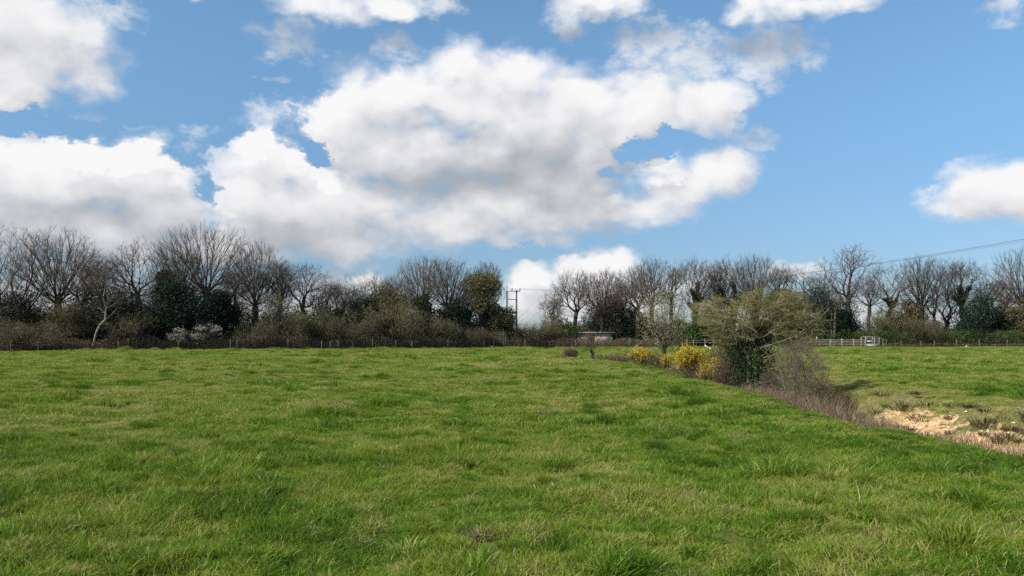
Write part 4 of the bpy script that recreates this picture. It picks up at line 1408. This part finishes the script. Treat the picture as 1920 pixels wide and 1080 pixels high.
# ------------------------------------------------------------------ along the ditch
def near_tree_parts():
    reseed(77)
    # the thorn tree: flat spreading yellow-green tiers over a dark ivy column
    d = 25.5
    x = (1412 - 960) / F * d
    z0 = gz(x, d)
    topz = height_at(548, d) - z0
    r = empty('thorn_tree', (x, d, z0), 'spreading yellow-green thorn tree with a dark ivy-clad trunk over the ditch', 'tree')
    def tx(p): return (p - 1412) / F * d
    def tz(p): return CAMH + (HOR - p) / F * d - z0
    # tiers as flattened ellipsoids: (px, py, half width px, half height px, depth m, points)
    tiers = [(1352, 590, 56, 13, .8, 150), (1328, 576, 36, 10, .6, 80), (1392, 572, 40, 12, .7, 120), (1448, 578, 46, 9, .8, 200), (1490, 574, 34, 6, .6, 130),
             (1474, 592, 48, 8, .8, 230), (1440, 604, 62, 14, .9, 260), (1488, 610, 40, 8, .6, 110), (1520, 622, 22, 5, .5, 40), (1343, 564, 18, 6, .4, 28), (1420, 548, 12, 8, .3, 26), (1488, 556, 16, 6, .4, 30), (1385, 612, 40, 14, .8, 120), (1330, 604, 30, 8, .5, 50), (1412, 558, 26, 7, .5, 40), (1462, 554, 24, 5, .4, 45), (1455, 625, 50, 8, .7, 120),
             (1372, 636, 34, 16, .7, 90), (1345, 622, 24, 12, .6, 50), (1488, 645, 40, 16, .7, 110), (1400, 590, 40, 16, .8, 90), (1425, 572, 30, 12, .6, 70)]
    P = []
    for (px, py, hw, hh, dp, n) in tiers:
        q = rng.normal(size=(n, 3)); q /= np.linalg.norm(q, axis=1, keepdims=True); q *= rng.random((n, 1)) ** .4
        P.append(np.stack([tx(px) + q[:, 0] * hw / F * d, q[:, 1] * dp * 1.3 + .25 * math.sin(px), tz(py) + q[:, 2] * hh / F * d], 1))
    P = np.concatenate(P)
    groups = [P[P[:, 0] < .15], P[P[:, 0] >= .15]]
    trunk = MB(); tw = MB(); buds = MB(); sk = []
    for g, fx in zip(groups, (-.06, .10)):
        s = np.linspace(0, 1, 9)[:, None]
        stem = np.array([[fx, 0, -.4]]) * (1 - s) + np.array([[fx * 2.2, 0, tz(622)]]) * s
        stem[1:, :2] += rng.normal(size=(8, 2)) * .05
        Q, par, tips, kids = branch_graph(g, stem, .32, 1)
        rr = .0056 * np.maximum(tips, 1) ** .42
        A = Q[par[1:]]; B = Q[1:]
        big = tips[1:] > 14
        trunk.tubes(A[big], B[big], rr[par[1:]][big].clip(max=rr[1:][big] * 1.3), rr[1:][big], 6)
        tw.tubes(A[~big], B[~big], rr[1:][~big] * 1.1, rr[1:][~big] * .8, 3)
        fine = np.where(tips[1:] <= 6)[0]
        src = np.repeat(fine, 4)
        dr = (B - A)[src]; dr /= np.maximum(np.linalg.norm(dr, axis=1, keepdims=True), 1e-6)
        side = np.sign(B[src, 0:1] - .1)
        dr = dr * .5 + rng.normal(size=dr.shape) * np.array([.5, .5, .28]) + np.concatenate([side * .45, np.zeros_like(side), .16 + 0 * side], 1)
        dr /= np.linalg.norm(dr, axis=1, keepdims=True)
        st = A[src] + (B - A)[src] * rng.random((len(src), 1))
        en = st + dr * (.10 + .26 * rng.random((len(src), 1)))
        tw.tubes(st, en, .0042, .0018, 3)
        f = rng.random((3, len(st), 1))
        for k in range(3):
            if k == 2 : continue
            kk = rng.random(len(st)) < .75
            buds.leaves((st + (en - st) * f[k] + rng.normal(size=st.shape) * .012)[kk], .030, up=.3)
        sk.append((Q, par, tips, en, st))
    link('trunk', trunk.mesh('trunk', M_LICHEN), r)
    link('twigs', tw.mesh('twigs', M_LICHEN), r)
    link('buds', buds.mesh('buds', M_YELLOWBUD), r)
    # long bare lichen-pale limbs reaching right and left below the tiers
    lb = MB()
    for (pts, r0) in ((((1420, 650), (1450, 640), (1478, 628), (1496, 612), (1508, 600)), .018), (((1425, 668), (1462, 655), (1482, 648), (1492, 652), (1500, 640), (1504, 618)), .016),
                      (((1400, 640), (1372, 628), (1352, 612), (1334, 604)), .028), (((1408, 628), (1376, 604), (1350, 590), (1322, 576), (1306, 570)), .026),
                      (((1430, 625), (1462, 604), (1490, 596), (1512, 592), (1528, 606)), .016), (((1425, 600), (1440, 575), (1452, 560)), .024), (((1398, 605), (1392, 585), (1393, 560)), .02)):
        q = np.array([(tx(a), rng.normal() * .12 - .75, tz(b)) for a, b in pts])
        q = np.concatenate([[(0.02, 0, q[0][2] - .2)], q])
        s = np.linspace(0, len(q) - 1, 3 * len(q)); i = np.floor(s).astype(int).clip(max=len(q) - 2); f = (s - i)[:, None]
        qq = q[i] * (1 - f) + q[i + 1] * f + rng.normal(size=(len(s), 3)) * .02
        lb.path(qq, np.linspace(r0 * .7, .005, len(qq)), 6)
        for k in range(40):
            a = qq[rng.integers(3, len(qq))]; dd = rng.normal(size=3) * np.array([.6, .5, .5]) + np.array([.3 * np.sign(a[0]), 0, .25])
            b = a + dd * .32; lb.tubes([a], [b], .0065, .004, 3)
            for q2 in range(3):
                a2 = a + (b - a) * rng.random(); lb.tubes([a2], [a2 + (dd + rng.normal(size=3) * .6) * .2], .0038, .0015, 3)
    link('limbs', lb.mesh('limbs', M_LICHEN), r)
    # ivy column
    n = 9500
    h = rng.random(n)
    zc = -.1 + h * (tz(612) + .1)
    wd = np.interp(zc, [0, .6, 1.3, 2.0, 2.5, 3.2, 3.6], [1.0, .92, .76, .64, .66, .52, .25]) * (.75 + .5 * vnoise(zc * 2.2, zc * 0 + 3, 8))
    a = rng.random(n) * 6.283
    q = wd * rng.random(n) ** .35 * (.75 + .45 * vnoise(a * 2.2, zc * 2.6, 12))
    cx = np.interp(zc, [0, 1.2, 2.4, 3.4], [.12, .12, -.06, .0])
    lv = MB().leaves(np.stack([cx + q * np.cos(a), q * np.sin(a) * .8, zc], 1), .060, up=.3, aspect=.8)
    link('ivy', lv.mesh('ivy', M_IVY), r)

    # pale bare tangle at its right
    for (px, py0, w, hgt, dd, nm, lab, mt, nn) in (
            (1496, 0, 122, 636, 24.3, 'thorn_bush', 'tangled grey leafless bush leaning right of the ivy-clad thorn tree', M_GREYTWIG, 850),
            (1374, 0, 78, 622, 27.0, 'thorn_bush', 'brown twiggy bush between the gorse and the ivy-clad trunk', M_BROWNTWIG, 800)):
        xx = (px - 960) / F * dd; zz = gz(xx, dd)
        H = height_at(hgt, dd) - zz; W = w / F * dd
        t, c, sk = bush_twigs(H, W, nn, .35, 6, .0042, 5, twig=(.12, .42), D=W)
        # long arching stems
        for k in range(70):
            an = rng.random() * 6.28; L = H * (.5 + .6 * rng.random())
            p0 = np.array([math.cos(an) * W * .15, math.sin(an) * W * .15, -.1])
            hd = np.array([math.cos(an), math.sin(an), 0])
            s = np.linspace(0, 1, 7)
            pp = p0 + hd * (s * L * .42)[:, None] + np.array([0, 0, 1]) * (L * (1.3 * s - .75 * s ** 2))[:, None] + rng.normal(size=(7, 3)) * .03
            t.path(pp, np.linspace(.010, .004, 7), 4, False)
        rr = empty(nm, (xx, dd, zz), lab, 'bush')
        link('stems', t.mesh('stems', M_LICHEN if px > 1400 else M_BROWNTWIG), rr)
        link('twigs', c.mesh('twigs', mt), rr)
        if px < 1400:
            tp = tips_of(sk); link('buds', MB().leaves(tp[::2], .03).mesh('buds', M_PALEBUD), rr)
        else:
            tp = tips_of(sk); link('buds', MB().leaves(tp[::5], .022).mesh('buds', M_PALEBUD), rr)


near_tree_parts()


def gorse(px, top, wpx, d, label, dens=1.0, fl=1.0):
    reseed(px)
    x = (px - 960) / F * d; z = gz(x, d)
    H = height_at(top, d) - z; W = wpx / F * d
    r = empty('gorse_bush', (x, d, z), label, 'gorse bush')
    t, c, sk = bush_twigs(H * .95, W, int(560 * dens), .25, 6, .0050, 4, twig=(.08, .25), lobes=9)
    tp = tips_of(sk)
    st = np.concatenate([s[4] for s in sk])
    up = tp[(tp[:, 2] > H * .30)]
    link('stems', t.mesh('stems', M_BROWNTWIG), r)
    link('twigs', c.mesh('twigs', M_BROWNTWIG), r)
    sp = MB().leaves(np.concatenate([tp, tp + rng.normal(size=tp.shape) * .04, st]), .042, up=.5, aspect=.35)
    link('foliage', sp.mesh('foliage', M_GORSELEAF), r)
    # flowers in spikes towards the ends, mostly on the sunny outside
    cl = vnoise(up[:, 0] * 2.3 + 5, up[:, 2] * 2.3 + up[:, 1], 31)
    up = up[(cl > .50) & (rng.random(len(up)) < .40 * fl * np.clip(up[:, 2] / H * 1.6, .3, 1.2))]
    k = np.repeat(np.arange(len(up)), 5)
    fp = up[k] + rng.normal(size=(len(k), 3)) * np.array([.022, .022, .06])
    link('flowers', MB().leaves(fp, .030, aspect=.9).mesh('flowers', M_GORSEFLOWER), r)


gorse(1206, 653, 56, 41.5, 'smaller yellow-flowering gorse bush left of the budding sapling')
gorse(1312, 642, 100, 30.0, 'largest yellow-flowering gorse bush beside the brown twiggy bush', 1.5, 1.3)
gorse(1345, 672, 70, 28.6, 'low gorse bush with scattered flowers at the near foot of the largest one', 1.0, .7)
gorse(1262, 664, 52, 36.0, 'straggling gorse with few flowers between the sapling and the largest gorse', .8, .6)


def saplings():
    reseed(5)
    d = 40.0
    x = (1245 - 960) / F * d; z = gz(x, d)
    H = (height_at(556, d) - z) * 1.10; W = 112 / F * d
    t, c, sk = bare_tree(H, W, .24, 460, .7, 'round', 0, 1, tr=.0062, fork=.02, split=.02, gnarl=.05, top_up=.6, twig=(.15, .45), ktw=4)
    tp = tips_of(sk)
    lv = MB().leaves(np.concatenate([tp, tp + rng.normal(size=tp.shape) * .05]), .055)
    put_tree('sapling', 'tree', [('trunk', t.mesh('trunk', M_BARK)), ('crown', c.mesh('twigs', M_TWIG)), ('buds', lv.mesh('buds', M_PALEBUD))], 1245, d,
             'slender sapling with pale opening buds standing behind the gorse')
    d = 57.0
    x = (1111 - 960) / F * d; z = gz(x, d)
    H = height_at(622, d) - z
    t, c, sk = bare_tree(H, 58 / F * d, .22, 190, .4, 'round', 5, 1, tr=.0062, fork=.05, split=.03, gnarl=.10, top_up=.3, twig=(.12, .35), ktw=4)
    iv = ivy_on(sk, .75, 900, .16, .06, thr=20, zmin=0)
    put_tree('dwarf_tree', 'tree', [('trunk', t.mesh('trunk', M_BARK)), ('crown', c.mesh('twigs', M_BROWNTWIG)), ('ivy', iv.mesh('ivy', M_IVY))], 1111, d,
             'small round-topped bare tree with a dark base alone in the field before the shed')
    # low bushes
    for (px, top, w, d, nm, lab, mt, lm, dn) in (
            (1070, 655, 28, 60, 'dead_bush', 'low dome of purplish brown dead stems left of the small bare tree', M_BROWNTWIG, M_BRAMBLE, 500),
            (1288, 678, 70, 33.5, 'low_shrub', 'low grey-brown scrub in front of the sapling\'s foot', M_GREYTWIG, M_PALEBUD, 700),
            (1338, 690, 90, 29.5, 'low_shrub', 'low purplish scrub along the rim below the largest gorse', M_GREYTWIG, M_BRAMBLE, 800),
            (1232, 670, 44, 39, 'low_shrub', 'dark green low shrub at the sapling\'s foot', M_BROWNTWIG, M_GORSELEAF, 420),
            (1440, 700, 60, 24.4, 'low_shrub', 'dark twiggy scrub at the foot of the ivy-clad trunk', M_GREYTWIG, M_IVY, 700),
            (1535, 712, 70, 23.5, 'low_shrub', 'thin brown twigs rising from the ditch right of the grey bush', M_BROWNTWIG, M_RUSH, 420),
            (1580, 735, 60, 21.5, 'low_shrub', 'sparse leafless scrub at the start of the reeds', M_BROWNTWIG, M_RUSH, 260)):
        x = (px - 960) / F * d; z = gz(x, d)
        H = max(.5, height_at(top, d) - z); W = w / F * d
        t, c, sk = bush_twigs(H, W, dn, .3, 6, .0045 if d < 45 else .007, 4, twig=(.08, .3))
        tp = tips_of(sk)
        lv = MB().leaves(tp[::2] if len(tp) > 1500 else np.concatenate([tp, tp + .02]), .035 if d < 45 else .06)
        rr = empty(nm, (x, d, z), lab, 'bush')
        link('stems', t.mesh('stems', mt), rr); link('twigs', c.mesh('twigs', mt), rr); 
        if dn > 300: link('buds', lv.mesh('buds', lm), rr)


saplings()


def tuft(px, py, w, h, mat, name, label, cat, group=None, n=260, blade=.012, lean=.7, d=None, pyb=None):
    d = d or CAMH * F / (py - HOR)
    x = (px - 960) / F * d; z = gz(x, d)
    me = blade_mesh(name, n, w / 2, h * .5, h, blade, lean, mat, 3, .8, int(px * 3 + py))
    o = link(name, me, None, (x, d, z))
    tag(o, label, cat, group)
    return o


for (px, py, w, h, lab) in ((690, 671, 1.1, .34, 'brown rush tussock farthest left in the far field'), (806, 670, .9, .28, 'brown rush tussock left of a similar pair in the far field'),
                            (835, 668, .9, .30, 'brown rush tussock at the middle of the far field row'), (868, 666, .8, .34, 'dark rush tussock, left of the two nearest the twin poles'),
                            (883, 665, .8, .32, 'dark rush tussock, right of the two nearest the twin poles'), (560, 669, .7, .28, 'small dark tussock right of the blossoming bush'),
                            (660, 668, .6, .25, 'faint tussock just left of the farthest left brown one'),
                            (1140, 675, 2.2, .95, 'broad dark rush clump right of the small bare tree'), (1160, 676, 1.4, .85, 'second rush clump beside the broad dark one'), (1176, 673, .9, .75, 'upright rush clump left of the smaller gorse'),
                            (1050, 672, .9, .4, 'low rush clump at the left of the purplish dead dome')):
    tuft(px, py, w, h, M_RUSH, 'rush_tussock', lab, 'tussock', None, 420, .03, .8)

for (px, py, w, h, lab) in ((762, 1022, .30, .17, 'bright yellow-green leafy weed clump in the near foreground'), (742, 808, .34, .16, 'pale green weed clump left of the field\'s middle'),
                            (986, 764, .42, .20, 'pale weed clump in the middle of the field'), (1208, 794, .34, .14, 'yellow-green weed clump towards the ditch side'),
                            (138, 1006, .32, .18, 'long-bladed yellow-green clump at the lower left'), (1476, 862, .36, .18, 'long pale-bladed clump on the right of the field'),
                            (1410, 778, .36, .13, 'low yellowish clump near the ditch rim'), (600, 1046, .26, .12, 'small bright clump left of the leafy weed')):
    tuft(px, py, w, h, M_WEED, 'weed_clump', lab, 'weed', None, 90, .013 if py > 900 else .02, .9)

for (px, py, w, h, lab) in ((905, 1010, .16, .20, 'dry bleached grass tuft bent over in the near foreground'), (1150, 845, .2, .16, 'curled pale dead tuft near the middle right of the field'),
                            (1538, 938, .16, .12, 'small whitish dead tuft right of the field\'s middle'), (268, 812, .24, .16, 'grey dead tuft at the left of the field'), (810, 866, .2, .12, 'brown dead patch tuft in mid field')):
    tuft(px, py, w, h, M_REED, 'dead_tuft', lab, 'tuft', None, 120, .008, 1.3)


def reeds():
    """dead reeds standing in the ditch"""
    reseed(6)
    n = 26000
    y = 8.5 + 17.5 * rng.random(n) ** .9
    t = .10 + 2.1 * rng.random(n)
    x = np.interp(y, EY, EX) + t
    z = ground(x, y)
    dens = fbm(x / .5, y / .7, 91, 3) + .25
    keep = rng.random(n) < .55 + .8 * dens + .2 * (y > 12)
    x, y, z, t = x[keep], y[keep], z[keep], t[keep]; n = len(x)
    h = (.80 + .62 * rng.random(n)) * (.75 + .45 * fbm(x / .6, y / .9, 95, 2)) * np.interp(y, [8.5, 11, 14, 18, 24, 26], [1.05, 1.15, 1.15, 1.2, 1.1, .8]) * np.interp(t, [.1, .5, .9, 1.6, 2.2], [.30, .70, .95, .9, .4])
    a = rng.random(n) * 6.283; ln = h * (.10 + .45 * rng.random(n) ** 2)
    w = .004 + .004 * rng.random(n)
    fa = rng.random(n) * 3.14
    V = []
    for k, s in enumerate((0, .4, .75, 1)):
        c = np.stack([x + np.cos(a) * ln * s ** 2, y + np.sin(a) * ln * s ** 2, z - .03 + h * (s - .12 * s ** 2)], 1)
        ww = (w * (1, 1, .8, 0)[k])[:, None] * np.stack([np.cos(fa), np.sin(fa), 0 * fa], 1)
        if k < 3: V += [c - ww, c + ww]
        else: V.append(c)
    P = np.stack(V, 1).reshape(-1, 3)
    b = (np.arange(n) * 7)[:, None]
    mb = MB(); mb.add(P, [np.concatenate([b + [[0, 1, 3, 2]], b + [[2, 3, 5, 4]]]), b + [[4, 5, 6]]], np.repeat(rng.random(n), 7))
    # broken leaves
    k = rng.integers(n, size=n)
    s = rng.random((n, 1))
    c = np.stack([x, y, z], 1)[k] + np.array([0, 0, 1]) * (h[k, None] * s)
    dr = rng.normal(size=(n, 3)) * np.array([1, 1, .5]); dr[:, 2] += .3; dr /= np.linalg.norm(dr, axis=1, keepdims=True)
    e = c + dr * (.08 + .22 * rng.random((n, 1)))
    side = np.cross(dr, [0, 0, 1.0]) * .004
    q = np.arange(n)[:, None] * 3
    mb.add(np.stack([c - side, c + side, e], 1).reshape(-1, 3), [q + [[0, 1, 2]]], np.repeat(rng.random(n), 3))
    o = link('reeds', mb.mesh('reeds', M_REED))
    tag(o, 'brown dead reeds filling the ditch on the right', None, kind='stuff')


reeds()


def bank_tufts():
    # dark sedge tufts and mossy lumps on the eroded bank
    reseed(8); mb = MB(); n = 64
    y = 10.5 + 13 * rng.random(n) ** .8; t = 2.2 + 2.6 * rng.random(n)
    x = np.interp(y, EY, EX) + t; z = ground(x, y)
    for i in range(n):
        k = 70; s = .10 + .18 * rng.random() ** 2
        a = rng.random(k) * 6.283; q = s * np.sqrt(rng.random(k))
        p = np.stack([x[i] + q * np.cos(a), y[i] + q * np.sin(a), z[i] + 0 * a], 1)
        d = np.stack([np.cos(a) * .7, np.sin(a) * .7, .5 + rng.random(k)], 1) * (s * (.5 + .6 * rng.random((k, 1))))
        w = np.cross(d, [0, 0, 1.0]); w = w / np.linalg.norm(w, axis=1, keepdims=True) * .008
        m = p + d * .6; e = p + d * np.array([1.25, 1.25, .8])
        V = np.stack([p - w, p + w, m + w, m - w, e], 1).reshape(-1, 3)
        b = (np.arange(k) * 5)[:, None]
        mb.add(V, [b + [[0, 1, 2, 3]], b + [[3, 2, 4]]], np.repeat(rng.random(k) * .6 + .4 * rng.random(), 5))
    tag(link('sedge', mb.mesh('sedge', M_RUSH)), 'dark sedge and moss tufts dotted over the eroded bank', None, kind='stuff')


bank_tufts()


def small_things():
    # stones washed out of the bank
    sm = material('pale_stone', lambda M: princ(M, ramp(M, attr(M, 'rnd'), (.2, (.32, .24, .16)), (.8, (.72, .66, .56))), .85, .2))
    mb = MB(); n = 420
    y = 11 + 11 * rng.random(n); t = 2.3 + 2.0 * rng.random(n)
    x = np.interp(y, EY, EX) + t; z = ground(x, y)
    oct_ = np.array([[1, 0, 0], [0, 1, 0], [-1, 0, 0], [0, -1, 0], [0, 0, 1], [0, 0, -1]], float)
    fc = np.array([[0, 1, 4], [1, 2, 4], [2, 3, 4], [3, 0, 4], [1, 0, 5], [2, 1, 5], [3, 2, 5], [0, 3, 5]])
    for i in range(n):
        s = .012 + .035 * rng.random() ** 2
        mb.add(oct_ * s * (.7 + .6 * rng.random((6, 1))) * np.array([1.3, 1, .6]) + [x[i], y[i], z[i] + s * .2], [fc], np.full(6, rng.random()))
    tag(link('gravel', mb.mesh('gravel', sm)), 'pale flint gravel strewn over the bare earth bank', None, kind='stuff')
    # dead branches by the small tree
    for (px, py, L, rz, el, lab) in ((1136, 675, 3.1, .12, 0.02, 'bleached fallen branch lying right of the small bare tree'), (1168, 675, 1.5, -.35, .85, 'pale dead branch sticking up left of the smaller gorse'),
                                     (1095, 672, 2.0, -.1, .02, 'short bleached log lying left of the small bare tree')):
        d = CAMH * F / (py - HOR); x = (px - 960) / F * d; z = gz(x, d)
        s = np.linspace(0, 1, 7)
        dr = np.array([math.cos(rz) * math.cos(el), math.sin(rz), math.sin(el)])
        p = dr * (s[:, None] - .5 * (el < .1)) * L + rng.normal(size=(7, 3)) * .03
        p[:, 2] += .10
        mb = MB().path(p, np.linspace(.06, .02, 7), 7)
        r = link('fallen_branch', mb.mesh('branch', M_PALEBARK), None, (x, d, z)); tag(r, lab, 'branch')
        m2 = MB()
        for k in range(6):
            a = p[rng.integers(2, 6)]; m2.tubes([a], [a + np.array([rng.normal() * .3, rng.normal() * .2, .15 + .35 * rng.random()])], .018, .006, 4)
        link('twigs', m2.mesh('twigs', M_PALEBARK), r)
    # white scrap behind the gorse
    d = 96.0; x = (1329 - 960) / F * d; z = height_at(651, d)
    g0 = gz(x, d)
    u = np.linspace(-.5, .5, 13); v = np.linspace(-.5, .5, 7)
    U, Vv = np.meshgrid(u, v, indexing='ij')
    Z = .40 - .38 * (U + .5) + .08 * np.sin(U * 9) * np.cos(Vv * 5) + .16 * np.exp(-((U + .42) / .1) ** 2)
    top = np.stack([U * .95, Vv * .5 * (1 - .5 * np.abs(U)), Z], -1).reshape(-1, 3)
    bot = top - [0, 0, .10]
    i, j = np.meshgrid(np.arange(12), np.arange(6), indexing='ij')
    q = np.stack([i * 7 + j, (i + 1) * 7 + j, (i + 1) * 7 + j + 1, i * 7 + j + 1], -1).reshape(-1, 4)
    ring = [k for k in range(7)] + [7 * k + 6 for k in range(1, 13)] + [84 + k for k in range(5, -1, -1)] + [7 * k for k in range(11, 0, -1)]
    ring = np.array(ring); r2 = np.roll(ring, -1)
    sd_ = np.stack([ring, r2, r2 + 91, ring + 91], 1)
    mb = MB().add(np.concatenate([top, bot]), [np.concatenate([q, q[:, ::-1] + 91, sd_])])
    tag(link('plastic_sheet', mb.mesh('sheet', M_WHITE), None, (x, d, g0 + .08)), 'crumpled white scrap lying in the grass behind the largest gorse', 'scrap')
    # a pale stone by the right-hand fence, feathers in the grass
    d = fdist(1812) - .6; x = (1812 - 960) / F * d
    s = MB().path([(0, 0, -.1), (0, 0, .05), (.02, 0, .18), (.03, 0, .24)], [.16, .18, .12, .03], 7)
    tag(link('stone', s.mesh('stone', M_WHITE), None, (x, d, gz(x, d))), 'small whitish stone at the foot of the right-hand wire fence', 'stone')
    for (px, py, lab) in ((1003, 928, 'small white feather, left one of the three in the middle foreground'), (1037, 927, 'small white feather, middle one of the three in the foreground'), (1086, 918, 'small white feather, rightmost of the three in the foreground')):
        d = CAMH * F / (py - HOR); x = (px - 960) / F * d
        s = np.linspace(0, 1, 6); w = .008 * np.sin(np.pi * (s * .9 + .08))
        c = np.stack([-.02 * s ** 2, 0 * s, .05 * s], 1)
        V = np.concatenate([c - np.array([[1, .2, 0]]) * w[:, None], c + np.array([[0, .35, 0]]) * w[:, None], c + np.array([[1, .2, 0]]) * w[:, None]])
        k = np.arange(5)
        q = np.concatenate([np.stack([k, k + 1, k + 7, k + 6], 1), np.stack([k + 6, k + 7, k + 13, k + 12], 1)])
        tag(link('feather', MB().add(V, [q]).mesh('feather', M_BLOSSOM), None, (x, d, gz(x, d) + .09)), lab, 'feather', 'feathers in the grass')


small_things()
